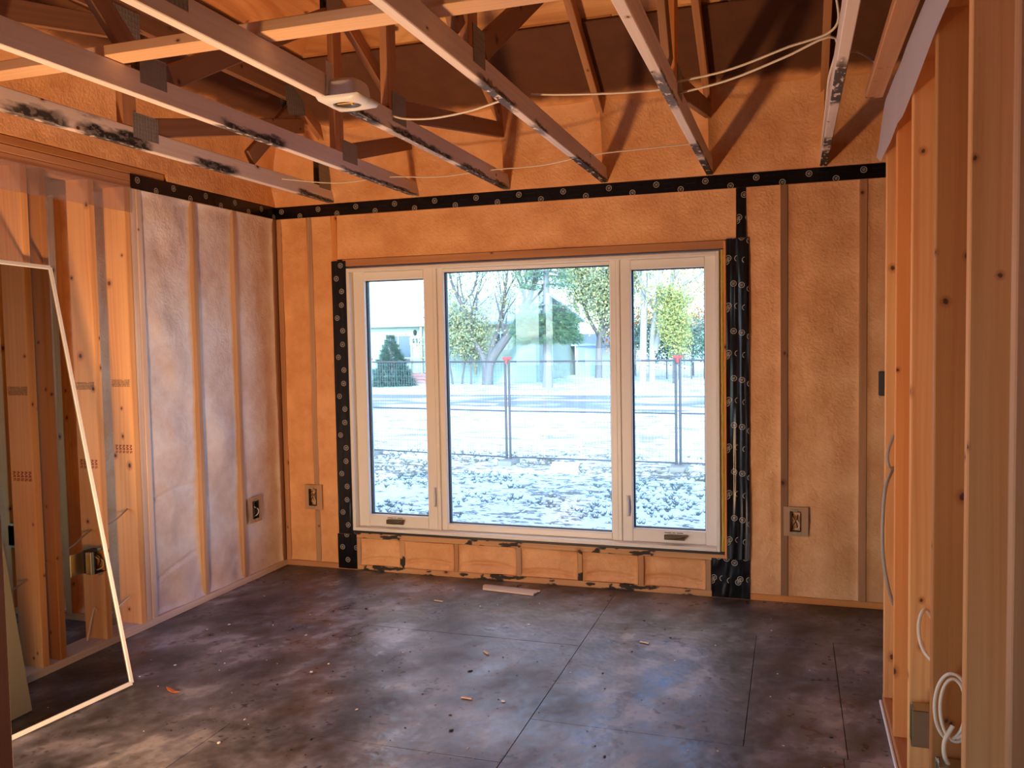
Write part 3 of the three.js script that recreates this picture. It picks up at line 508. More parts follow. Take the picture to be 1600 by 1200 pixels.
tapeStrip('short black tape piece at the floor below the left window corner', [0.408, 0.008, 0], [1, 0, 0], [0, 1, 0], [0, 0, 1], 0.14, 0.235, M.tapeSide, 0.105, 0.26, { ridge: 0.003 });
tapeStrip('wide wrinkled glossy black tape down the right side of the window', [2.964, 0.235, 0], [1, 0, 0], [0, 1, 0], [0, 0, 1], 0.124, 1.845, M.tapeWide, 0.15, 0.27, { ridge: 0.006, fx: 80, fy: 2 });
tapeStrip('narrow black tape piece between the ceiling tape and the wide right tape', [3.024, 2.083, 0], [1, 0, 0], [0, 1, 0], [0, 0, 1], 0.05, 0.28, M.tapeWide, 0.15, 0.27, { ridge: 0.004, fx: 60 });
tapeStrip('square black tape piece at the floor below the right window corner', [2.874, 0.004, 0], [1, 0, 0], [0, 1, 0], [0, 0, 1], 0.215, 0.229, M.tapeWide, 0.15, 0.27, { ridge: 0.004, fx: 50, fy: 20 });

// ---------------------------------------------------------------- plastic sheets
{
  const g1 = relief([-0.0, 2.235, 4.5], [0, 0, -1], [0, 1, 0], [1, 0, 0], 3.16, 0.135, (s, t) => 0.006 + 0.006 * vn(s * 26, t * 3, 256, 256, 2) * (1 - t * 0.6), 0.03, -0.004, 1);
  tag(mesh('plastic_sheet', g1, M.poly), 'clear plastic sheet strip hanging below the top plate of the left stud wall', 'plastic sheet');
  // flap draped over the plates of the right wall, coming to a point at its free end
  const pts = [], uv = [], idx = [], n = 60, m = 8, zA = 0.97, zB = 7.9;
  for (let i = 0; i <= n; i++) { const z = zA + (zB - zA) * (i / n) ** 2, low = (z < 1.25 ? mix(2.295, 2.235, sm(0.97, 1.25, z)) : mix(2.235, 2.31, sm(1.5, 2.9, z))) + 0.012 * (vn(z * 2.2, 2, 256, 256, 3) - 0.5), hi = z < 1.31 ? mix(2.305, 2.455, (z - 0.97) / 0.34) : 2.455;
    for (let j = 0; j <= m; j++) { const t = j / m, y = mix(hi, Math.min(low, hi - 0.004), t); pts.push(RX - 0.004 - 0.003 * vn(z * 5, t * 2, 256, 256, 4) - 0.009 * t * (z < 1.9 ? 1 : 0.3), y, z); uv.push(z, y); } }
  for (let i = 0; i < n; i++) for (let j = 0; j < m; j++) { const a = i * (m + 1) + j; idx.push(a, a + m + 1, a + 1, a + 1, a + m + 1, a + m + 2); }
  tag(mesh('plastic_sheet', rawGeo(pts, uv, idx), M.polyDense), 'greyish plastic sheet flap draped over the top of the right stud wall', 'plastic sheet');
}

// ---------------------------------------------------------------- electrical boxes
function outlet(label, at, turn, opt = {}) {
  const t = thing('electrical_box', label, 'electrical box', [0, 0, 0]); t.userData.base = [0, 0, 0]; t.position.set(...at); t.rotation.y = turn;
  const w = opt.w ?? 0.058, h = opt.h ?? 0.115, d = 0.06, th = 0.0025, metal = opt.metal ?? M.black;
  const B = (x0, x1, y0, y1, z0, z1) => bx(x0, x1, y0, y1, z0, z1, 0.0006);
  mesh('box_shell', [B(-w / 2, -w / 2 + th, -h / 2, h / 2, -d, 0.012), B(w / 2 - th, w / 2, -h / 2, h / 2, -d, 0.012), B(-w / 2, w / 2, h / 2 - th, h / 2, -d, 0.012), B(-w / 2, w / 2, -h / 2, -h / 2 + th, -d, 0.012), B(-w / 2, w / 2, -h / 2, h / 2, -d, -d + th)], metal, t);
  for (const k of [1, -1]) mesh('mounting_ear', B(-0.012, 0.012, k > 0 ? h / 2 - 0.002 : -h / 2 - 0.012, k > 0 ? h / 2 + 0.012 : -h / 2 + 0.002, 0.009, 0.012), M.steel, t);
  if (opt.skirt) { const s = 0.026; mesh('vapour_skirt', [B(-w / 2 - s * 1.3, -w / 2, -h / 2 - s, h / 2 + s, 0.003, 0.005), B(w / 2, w / 2 + s * 1.6, -h / 2 - s, h / 2 + s, 0.003, 0.005), B(-w / 2, w / 2, h / 2, h / 2 + s, 0.003, 0.005), B(-w / 2, w / 2, -h / 2 - s, -h / 2, 0.003, 0.005)], M.skirt, t); }
  if (opt.wire !== false) { const r = rng(opt.seed ?? 3); mesh('wire', [tube([[-0.01, 0.05, -0.05], [-0.015 + 0.01 * r(), 0.02, -0.005], [0.015, 0.0, 0.014], [0.02, -0.03, 0.008], [0.0, -0.045, -0.01], [-0.01, -0.03, -0.03]], 0.0032, 24, 6)], M.cable, t); mesh('wire', [tube([[0.01, 0.05, -0.05], [0.012, 0.02, 0.004], [-0.01, -0.02, 0.012], [-0.016, -0.05, -0.01]], 0.0026, 20, 6)], M.dark, t); mesh('wire', [tube([[0.0, 0.05, -0.05], [-0.016, 0.03, 0.006], [0.0, 0.01, 0.012], [0.012, -0.04, -0.01]], 0.0026, 20, 6)], M.bronze, t); }
  return t;
}
M.skirt = new THREE.MeshPhysicalMaterial({ color: 0xb9906c, roughness: 0.45 });
outlet('outlet box with a white wire loop on the left foam wall near the corner', [0.004, 0.455, 0.352], Math.PI / 2, { skirt: true, seed: 4 });
outlet('outlet box on the window wall between the corner and the left tape', [0.228, 0.482, 0.006], 0, { skirt: true, seed: 9 });
outlet('outlet box with dark wires on the window wall right of the window', [3.338, 0.472, 0.006], 0, { skirt: true, seed: 12 });
outlet('outlet box in the room beyond the left stud wall, seen through the screen', [-0.908, 0.462, 1.352], 0, { seed: 15, wire: false });
{
  const b = outlet('steel outlet box nailed to an open left stud, half behind the screen edge', [-0.008, 0.45, 1.66], Math.PI / 2, { metal: M.black, seed: 17, w: 0.07 });
  mesh('mounting_bracket', [bx(-0.06, -0.038, -0.055, 0.055, -0.02, 0.012, 0.001), bx(-0.12, -0.038, -0.055, 0.055, -0.06, -0.056, 0.001)], M.steel, b);
}
outlet('dark switch box on the end stud of the right wall at chest height', [RX - 0.006, 1.325, 1.25], -Math.PI / 2, { wire: false, w: 0.05, h: 0.1, metal: M.galvDark });
outlet('steel outlet box low on the right wall, left of the coiled cable', [RX + 0.012, 0.3, 2.16], -Math.PI / 2, { metal: M.steel, wire: false, w: 0.07 });
{
  const b = outlet('steel outlet box low on the right wall under the coiled cable', [RX + 0.02, 0.33, 2.63], -Math.PI / 2, { metal: M.steel, wire: false, w: 0.09, h: 0.14 });
}

// ---------------------------------------------------------------- cables
const cable = (label, pts, r = 0.0045, m = M.cable, seg = 60) => tag(mesh('electrical_cable', tube(pts, r, seg, 7), m), label, 'cable');
cable('white cable sagging from the ceiling light box to the next truss', [[1.679, 2.508, 1.64], [1.72, 2.496, 1.625], [1.85, 2.474, 1.66], [1.963, 2.466, 1.7], [2.09, 2.471, 1.73], [2.192, 2.485, 1.75], [2.245, 2.495, 1.755]]);
cable('white cable strung between the fourth and fifth trusses', [[2.286, 2.556, 1.565], [2.4, 2.537, 1.585], [2.55, 2.52, 1.6], [2.67, 2.512, 1.6], [2.816, 2.514, 1.58], [2.856, 2.52, 1.57]]);
cable('upper of two white cables between the fifth truss and the right truss', [[2.895, 2.525, 1.62], [3.1, 2.52, 1.72], [3.3, 2.55, 1.8], [3.462, 2.58, 1.86], [3.46, 2.66, 2.0], [3.458, 2.85, 2.3]]);
cable('lower of two white cables between the fifth truss and the right truss', [[2.895, 2.5, 1.55], [3.1, 2.495, 1.68], [3.3, 2.525, 1.78], [3.455, 2.562, 1.83], [3.455, 2.5, 1.5], [3.458, 2.47, 0.9], [3.46, 2.46, 0.5]]);
cable('thin white cable along the eave foam behind the truss ends', [[0.46, 2.50, 0.62], [0.75, 2.475, 0.5], [1.06, 2.50, 0.42], [1.35, 2.49, 0.36], [1.68, 2.5, 0.38], [2.0, 2.495, 0.42], [2.29, 2.51, 0.5], [2.6, 2.52, 0.5], [2.86, 2.535, 0.45]], 0.0035);
cable('white cable looping from the right truss to the header board', [[3.507, 2.57, 1.6], [3.55, 2.585, 1.55], [3.6, 2.57, 1.5], [3.66, 2.52, 1.48]]);
cable('thin cable running through drilled holes in the open left studs', [[-0.07, 0.67, 1.345], [-0.062, 0.66, 1.39], [-0.065, 0.61, 1.5], [-0.07, 0.6, 1.63], [-0.08, 0.54, 1.76], [-0.06, 0.53, 1.9], [-0.07, 0.45, 2.03], [-0.07, 0.41, 2.2], [-0.07, 0.4, 2.44]], 0.0045, M.cableGrey);
cable('lower cable through the open left studs near the bottom plate', [[-0.06, 0.2, 1.36], [-0.055, 0.195, 1.39], [-0.06, 0.15, 1.5], [-0.07, 0.12, 1.6], [-0.06, 0.2, 1.64], [-0.06, 0.05, 1.7]], 0.0045, M.cable);
cable('grey cable hanging in a bow beside the end stud of the right wall', [[RX + 0.03, 0.99, 1.325], [RX - 0.005, 0.92, 1.40], [RX - 0.018, 0.78, 1.43], [RX - 0.014, 0.64, 1.42], [RX + 0.006, 0.52, 1.41], [RX + 0.03, 0.44, 1.36]], 0.007, M.cableGrey);
cable('short grey cable loop high on the end stud of the right wall', [[RX + 0.03, 1.12, 1.325], [RX + 0.006, 1.05, 1.36], [RX + 0.01, 1.0, 1.37], [RX + 0.04, 0.985, 1.33]], 0.006, M.cableGrey);
cable('white cable loop leaving the third right stud above its outlet box', [[RX + 0.07, 0.62, 2.105], [RX + 0.04, 0.66, 2.13], [RX + 0.02, 0.62, 2.16], [RX + 0.03, 0.55, 2.2], [RX + 0.08, 0.51, 2.24]], 0.006);
{
  const t = thing('cable_coil', 'white cable coiled and hung on the right studs above an outlet box', 'cable', [RX + 0.05, 0.4, 2.6]);
  const coil = [], c = [RX + 0.045, 0.6, 2.6];
  for (let i = 0; i <= 60; i++) { const a = (i / 60) * Math.PI * 5, k = 1 + 0.1 * Math.sin(a * 0.7); coil.push([c[0] + 0.036 * k * Math.sin(a) + 0.006 * Math.sin(a * 0.5), c[1] - 0.05 + 0.085 * k * Math.cos(a), c[2] + 0.008 * Math.sin(a * 0.4) + i * 0.0004]); }
  mesh('loop', tube(coil, 0.0045, 160, 7), M.cable, t);
  mesh('tail', tube([[c[0], 0.5, 2.61], [c[0] - 0.02, 0.46, 2.62], [c[0] - 0.02, 0.42, 2.62], [c[0] - 0.01, 0.395, 2.62]], 0.006, 20, 7), M.cable, t);
}

// ---------------------------------------------------------------- ceiling light box on the third truss
{
  const t = thing('ceiling_light_box', 'white plastic vapour hat with a round metal light box inside, on the third truss', 'light box', [1.73, 2.447, 2.1]);
  const F = [], U = [], I = [], n = 24, hx = 0.115, hz = 0.125;       // flange: flared skirt around the round opening
  const cx = 1.722, cz = 2.11;
  for (let i = 0; i <= n; i++) { const a = (i / n) * Math.PI * 2, c = Math.cos(a), s = Math.sin(a), k = 1 / Math.max(Math.abs(c), Math.abs(s)), sq = (r) => mix(1, k, r);
    for (const [r, hgt, q] of [[0.051, 0.03, 0], [0.053, 0.005, 0], [0.057, 0.0, 0.1], [0.066, -0.002, 0.6], [0.080, 0.006, 1], [0.087, 0.020, 1], [0.085, 0.023, 1], [0.076, 0.012, 0.9], [0.070, 0.03, 0.7], [0.067, 0.075, 0.6], [0.060, 0.088, 0.6], [0.0, 0.09, 0]]) { F.push(cx + c * r * sq(q), 2.428 + hgt, cz + s * r * sq(q)); U.push(r, a); } }
  const k = 12; for (let i = 0; i < n; i++) for (let j = 0; j < k - 1; j++) { const a = i * k + j; I.push(a, a + 1, a + k, a + 1, a + k + 1, a + k); }
  mesh('plastic_hat', rawGeo(F, U, I), M.whitePlastic, t);
  const cup = lathe([[0.0, 0.05], [0.048, 0.05], [0.05, 0.045], [0.05, 0.004], [0.047, 0.004], [0.046, 0.042], [0.0, 0.044]], [cx, 2.43, cz], 24); mesh('metal_box', cup, M.galv, t);
  mesh('brass_strap', [bx(cx - 0.042, cx + 0.042, 2.437, 2.44, cz - 0.008, cz + 0.008, 0.001), lathe([[0, -0.006], [0.006, -0.005], [0.007, 0.002], [0.0, 0.004]], [cx + 0.02, 2.437, cz], 10)], M.brass, t);
  mesh('hanger_tab', bx(1.677, 1.680, 2.46, 2.58, 2.14, 2.19, 0.001), M.whitePlastic, t);
}

// ---------------------------------------------------------------- leaning screen, sheet, floor bits
{
  const BR = V(0.488, 0.014, 2.004), BL = V(0.39, 0.014, 2.9), TR = V(0.022, 1.905, 1.902), TL = V(0.014, 1.93, 2.80);
  const t = thing('insect_screen', 'tall insect screen in a thin white frame leaning against the left studs', 'screen', [0.44, 0, 2.45]);
  const out = TR.clone().sub(BR).cross(BL.clone().sub(BR)).normalize();
  for (const [a, b] of [[BR, TR], [BL, TL], [BR, BL], [TR, TL]]) mesh('frame_bar', board(a, b, out, 0.019, 0.012, 0.002), M.white, t);
  const pos = [], uv = []; for (const p of [BR, BL, TL, BR, TL, TR]) { pos.push(p.x, p.y, p.z); uv.push(p.z, p.y); } mesh('mesh_sheet', rawGeo(pos, uv), M.screen, t);
  tag(mesh('panel_sheet', board([0.27, 0.006, 2.78], [0.012, 1.58, 2.78], [0, 0, 1], 0.014, 0.88, 0.002), M.greySheet), 'light grey sheet leaning on the left studs behind the insect screen', 'panel');
}
{
  const t = thing('wood_shims', 'bundle of pale wooden shims lying on the floor under the window', 'shims', [1.69, 0, 0.18]);
  [[0, 0.008], [0.034, 0.01], [0.068, 0.012]].forEach(([dz, h], i) => mesh('shim', board([1.5 + 0.012 * i, h / 2 + 0.001, 0.145 + dz - 0.01], [1.875 - 0.008 * i, h / 2 + 0.002, 0.175 + dz], [0, 1, 0], 0.03, h, 0.001), M.pale, t));
}
{
  const sh = new THREE.Shape(); sh.moveTo(0, 0); sh.bezierCurveTo(0.02, 0.014, 0.06, 0.014, 0.1, 0); sh.bezierCurveTo(0.06, -0.012, 0.02, -0.012, 0, 0);
  const g = new THREE.ExtrudeGeometry(sh, { depth: 0.0012, bevelEnabled: false, curveSegments: 10 }); const p = g.attributes.position; for (let i = 0; i < p.count; i++) p.setZ(i, p.getZ(i) + 0.012 * Math.pow(Math.abs(p.getX(i) - 0.05) / 0.05, 2) + 0.12 * Math.abs(p.getY(i))); g.computeVertexNormals(); g.rotateX(-Math.PI / 2); g.rotateY(-0.25); g.translate(0.672, 0.002, 1.997);
  tag(mesh('dry_leaf', g, new THREE.MeshStandardMaterial({ color: 0xc26a2c, roughness: 0.7, side: THREE.DoubleSide })), 'orange dry leaf lying alone on the dark floor', 'leaf');
  const r = rng(901), list = [], dk = [];
  for (let i = 0; i < 170; i++) { const x = 0.15 + r() * 3.4, z = 0.1 + Math.pow(r(), 0.8) * 2.3, s = 0.002 + 0.005 * r() * r(); const q = new THREE.IcosahedronGeometry(s, 0); q.scale(1 + r() * 1.6, 0.5, 0.7 + r()); q.rotateY(r() * 6); q.translate(x, s * 0.4, z); (r() < 0.42 ? list : dk).push(q); }
  const a = mesh('floor_debris', list, M.white); a.userData.kind = 'stuff'; a.userData.label = 'white foam crumbs scattered over the dark floor';
  const b = mesh('floor_debris', dk, M.dark); b.userData.kind = 'stuff'; b.userData.label = 'dark dirt specks scattered over the floor';
  for (const [x, z, l, an, where] of [[2.62, 0.86, 0.05, 0.3, 'right of the long floor seam, halfway to the right wall'], [1.9, 1.2, 0.05, 0.8, 'in the middle of the bluish floor sheen'], [2.0, 1.72, 0.05, 0.1, 'left of the near end of the long floor seam'], [1.35, 0.5, 0.06, 0.2, 'left of the wooden shims']])
    tag(mesh('wood_chip', board([x - l / 2 * Math.cos(an), 0.004, z - l / 2 * Math.sin(an)], [x + l / 2 * Math.cos(an), 0.005, z + l / 2 * Math.sin(an)], [0, 1, 0], 0.012, 0.005, 0.001), M.pale), 'small pale wood chip ' + where, 'wood chip', 'wood chips on the floor');
}

// ---------------------------------------------------------------- fill lamp added on the floor, unseen below the picture's lower edge
{
  const at = [1.11, 0, 3.19];
  const t = thing('added_fill_lamp', 'low fill lamp added on the floor out of view, facing the window wall', 'lamp', at);
  const ty = 0.165;
  mesh('stand', [tube([[at[0] - 0.16, 0.012, at[2] + 0.12], [at[0] - 0.16, 0.012, at[2] - 0.1], [at[0] + 0.16, 0.012, at[2] - 0.1], [at[0] + 0.16, 0.012, at[2] + 0.12]], 0.01, 30, 8), tube([[at[0] - 0.18, 0.012, at[2] + 0.05], [at[0] - 0.18, ty, at[2] + 0.03]], 0.009, 6, 8), tube([[at[0] + 0.18, 0.012, at[2] + 0.05], [at[0] + 0.18, ty, at[2] + 0.03]], 0.009, 6, 8)], M.black, t);
  const h = new RoundedBoxGeometry(0.32, 0.2, 0.08, 3, 0.015); h.rotateX(0.93); h.translate(at[0], ty, at[2] + 0.03); mesh('housing', h, M.black, t);
  const dir = V(0, Math.sin(0.93), -Math.cos(0.93)), c = V(at[0], ty, at[2] + 0.03).addScaledVector(dir, 0.043);
  const L = new THREE.PlaneGeometry(0.28, 0.16); L.rotateX(0.93); L.rotateY(Math.PI); const lens = new THREE.BoxGeometry(0.28, 0.16, 0.004); lens.rotateX(0.93); lens.translate(c.x, c.y, c.z);
  const down = V(0, -Math.cos(0.93), -Math.sin(0.93)), e0 = c.clone().addScaledVector(down, 0.09).addScaledVector(dir, -0.01);
  mesh('visor', board(e0, e0.clone().addScaledVector(dir, 0.04), [1, 0, 0], 0.004, 0.31, 0.001), M.black, t);  // visor added to keep the fill light off the floor
  mesh('lens', lens, new THREE.MeshStandardMaterial({ color: 0xfff0d8, emissive: new THREE.Color(...FILL_COLOR), emissiveIntensity: 3 }), t);
  const rl = new THREE.RectAreaLight(new THREE.Color(...FILL_COLOR), FILL_POWER, 0.28, 0.16); rl.position.copy(c).addScaledVector(dir, 0.006); rl.lookAt(rl.position.clone().add(dir)); rl.name = 'added_fill_light'; scene.add(rl);
}
// ---------------------------------------------------------------- outside: ground, street
const GY = -0.7;
{
  const bump = (x, z) => 0.05 * (fbm(x * 0.7 + 40, z * 0.7 + 40, 256, 3, 4) - 0.5);
  const tSnow = tex(1536, 1536, (u, v) => {
    const big = fbm(u * 4, v * 4, 4, 101, 4), mid = fbm(u * 36, v * 60, 60, 102, 4), fine = fbm(u * 130, v * 220, 220, 103, 3);
    const k = sm(0.52, 0.62, mid * 0.55 + fine * 0.45 + 0.30 * (big - 0.5));
    return lerp3([0.86, 0.87, 0.88], lerp3([0.36, 0.33, 0.27], [0.52, 0.50, 0.44], fine), k);
  });
  const tField = tex(768, 768, (u, v) => { const mid = fbm(u * 24, v * 50, 50, 112, 4), big = fbm(u * 5, v * 5, 5, 113, 3); const k = sm(0.55, 0.68, mid + 0.35 * (big - 0.5)); return lerp3([0.86, 0.87, 0.88], [0.62, 0.58, 0.47], k); });
  const tRoad = tex(512, 512, (u, v) => { const n = fbm(u * 3, v * 14, 14, 114, 4), f = fbm(u * 60, v * 60, 60, 115, 2); return lerp3(lerp3([0.42, 0.43, 0.45], [0.50, 0.51, 0.53], f), [0.9, 0.91, 0.92], sm(0.45, 0.62, n)); });
  const g = struct('ground', [0, GY, -5]);
  const patch = (name, x0, x1, z0, z1, cell, m, per, y = GY, amp = 1) => {
    const nx = Math.round((x1 - x0) / cell), nz = Math.round((z1 - z0) / cell), pos = [], uv = [], idx = [];
    for (let j = 0; j <= nz; j++) for (let i = 0; i <= nx; i++) { const x = mix(x0, x1, i / nx), z = mix(z0, z1, j / nz); pos.push(x, y + amp * bump(x, z), z); uv.push(x / per, z / per); }
    for (let j = 0; j < nz; j++) for (let i = 0; i < nx; i++) { const a = j * (nx + 1) + i; idx.push(a, a + nx + 1, a + 1, a + 1, a + nx + 1, a + nx + 2); }
    return mesh(name, rawGeo(pos, uv, idx), m, g);
  };
  const snow = new THREE.MeshStandardMaterial({ map: tSnow, roughness: 0.9 }), field = new THREE.MeshStandardMaterial({ map: tField, roughness: 0.9 });
  patch('front_yard', -14, 12, -12, -0.1, 0.12, snow, 5.5);
  patch('front_yard', -45, -14, -12, -0.1, 0.6, snow, 5.5); patch('front_yard', 12, 40, -12, -0.1, 0.6, snow, 5.5);
  patch('verge', -80, 60, -20, -12, 0.5, field, 9); patch('far_lawn', -110, 80, -95, -27, 1.5, field, 9);
  patch('back_yard', -60, 60, 8.2, 60, 1, field, 9); patch('side_yard', -60, -2.75, -0.1, 8.2, 0.8, field, 9); patch('side_yard', 6.4, 60, -0.1, 8.2, 0.8, field, 9);
  const road = struct('street', [0, GY, -23.5]);
  mesh('asphalt', relief([-90, GY - 0.05, -20], [1, 0, 0], [0, 0, -1], [0, 1, 0], 150, 7, (s, t) => 0.04 + 0.05 * Math.sin(Math.PI * t), 0.7, 0.1, 8), new THREE.MeshStandardMaterial({ map: tRoad, roughness: 0.7 }), road);
  // grass tufts poking through the snow of the yard
  const r = rng(333), bl = []; for (let i = 0; i < 7; i++) { const a = r() * 6.28, l = 0.03 + 0.04 * r(); const q = new THREE.ConeGeometry(0.005, l, 3); q.translate(0, l / 2, 0); q.rotateX(0.5 + r() * 0.7); q.rotateY(a); bl.push(q); }
  const N = 5200, im = new THREE.InstancedMesh(merge(bl), new THREE.MeshStandardMaterial({ color: 0x77705c, roughness: 0.9 }), N), m4 = new THREE.Matrix4();
  let k = 0; while (k < N) { const x = -9 + r() * 17, z = -1.2 - r() * 9.5; if (fbm(x * 0.9 + 60, z * 1.5 + 60, 256, 5, 3) < 0.47) continue; const s = 0.6 + r() * 1.1; m4.compose(V(x, GY + bump(x, z) - 0.005, z), new THREE.Quaternion().setFromAxisAngle(V(0, 1, 0), r() * 6.3), V(s, s, s)); im.setMatrixAt(k++, m4); }
  im.name = numbered('grass_tufts'); im.castShadow = im.receiveShadow = true; im.userData.kind = 'stuff'; im.userData.label = 'dry grass tufts poking through the snow of the front yard'; scene.add(im);
}
// ---------------------------------------------------------------- construction fence
{
  M.fenceTube = new THREE.MeshStandardMaterial({ color: 0x565250, roughness: 0.5, metalness: 0.5 }); M.wire = new THREE.MeshStandardMaterial({ color: 0x70747a, roughness: 0.5, metalness: 0.4 }); M.red = new THREE.MeshStandardMaterial({ color: 0xc23a35, roughness: 0.5 }); M.foot = new THREE.MeshStandardMaterial({ color: 0x8c8378, roughness: 0.9 });
  const J = [[-10.3, -10.7], [-7.4, -10.2], [-4.45, -9.75], [-1.47, -9.25], [1.53, -9.13], [4.55, -9.0], [7.55, -8.9]];
  const lab = ['far left fence panel in line with the small spruce', 'second fence panel, behind the mullion at the left casement', 'fence panel filling the left half of the picture window', 'fence panel between the two posts with red clamps', 'fence panel right of the right red clamp', 'rightmost fence panel beyond the window'];
  for (let i = 0; i < J.length - 1; i++) {
    const [xa, za] = J[i], [xb, zb] = J[i + 1], d = V(xb - xa, 0, zb - za), L = d.length(); d.normalize();
    const P = (s, y) => V(xa, y, za).addScaledVector(d, s);
    const t = thing('mesh_fence', 'wire mesh ' + lab[i], 'fence', [(xa + xb) / 2, GY, (za + zb) / 2], 'temporary fence panels across the yard');
    for (const s of [0.035, L - 0.035]) mesh('post', tube([P(s, GY + 0.1), P(s, 0.3), P(s, 1.15)], 0.022, 4, 8), M.fenceTube, t);
    for (const y of [1.12, 0.245, -0.575]) mesh('rail', tube([P(0.035, y), P(L / 2, y), P(L - 0.035, y)], y > 1 ? 0.016 : 0.013, 4, 7), M.fenceTube, t);
    const wires = []; for (let s = 0.1; s < L - 0.06; s += 0.055) { const a = P(s, -0.57), b = P(s, 1.12); wires.push(board(a, b, d, 0.0035, 0.0035, 0.0003)); } for (let y = -0.47; y < 1.1; y += 0.11) wires.push(board(P(0.04, y), P(L - 0.04, y), [0, 1, 0], 0.0035, 0.0035, 0.0003));
    mesh('wire_mesh', wires, M.wire, t).userData.kind = 'stuff';
  }
  const cl = ['on the fence joint left of the window centre', 'on the fence joint inside the right casement', 'on the fence joint hidden by the left tape', 'on the fence joint right of the window'];
  [3, 4, 2, 5].forEach((j, i) => { const [x, z] = J[j];
    tag(mesh('fence_clamp', [bx(x - 0.075, x + 0.075, 1.152, 1.2, z - 0.03, z + 0.03, 0.008), bx(x - 0.02, x + 0.02, 1.08, 1.19, z + 0.026, z + 0.04, 0.003)], M.red), 'red clamp ' + cl[i], 'clamp');
    const f = new RoundedBoxGeometry(0.26, 0.1, 0.55, 2, 0.03); f.translate(x, GY + 0.04, z); tag(mesh('ballast_block', f, M.foot), 'weighted foot block ' + cl[i], 'fence foot'); });
}
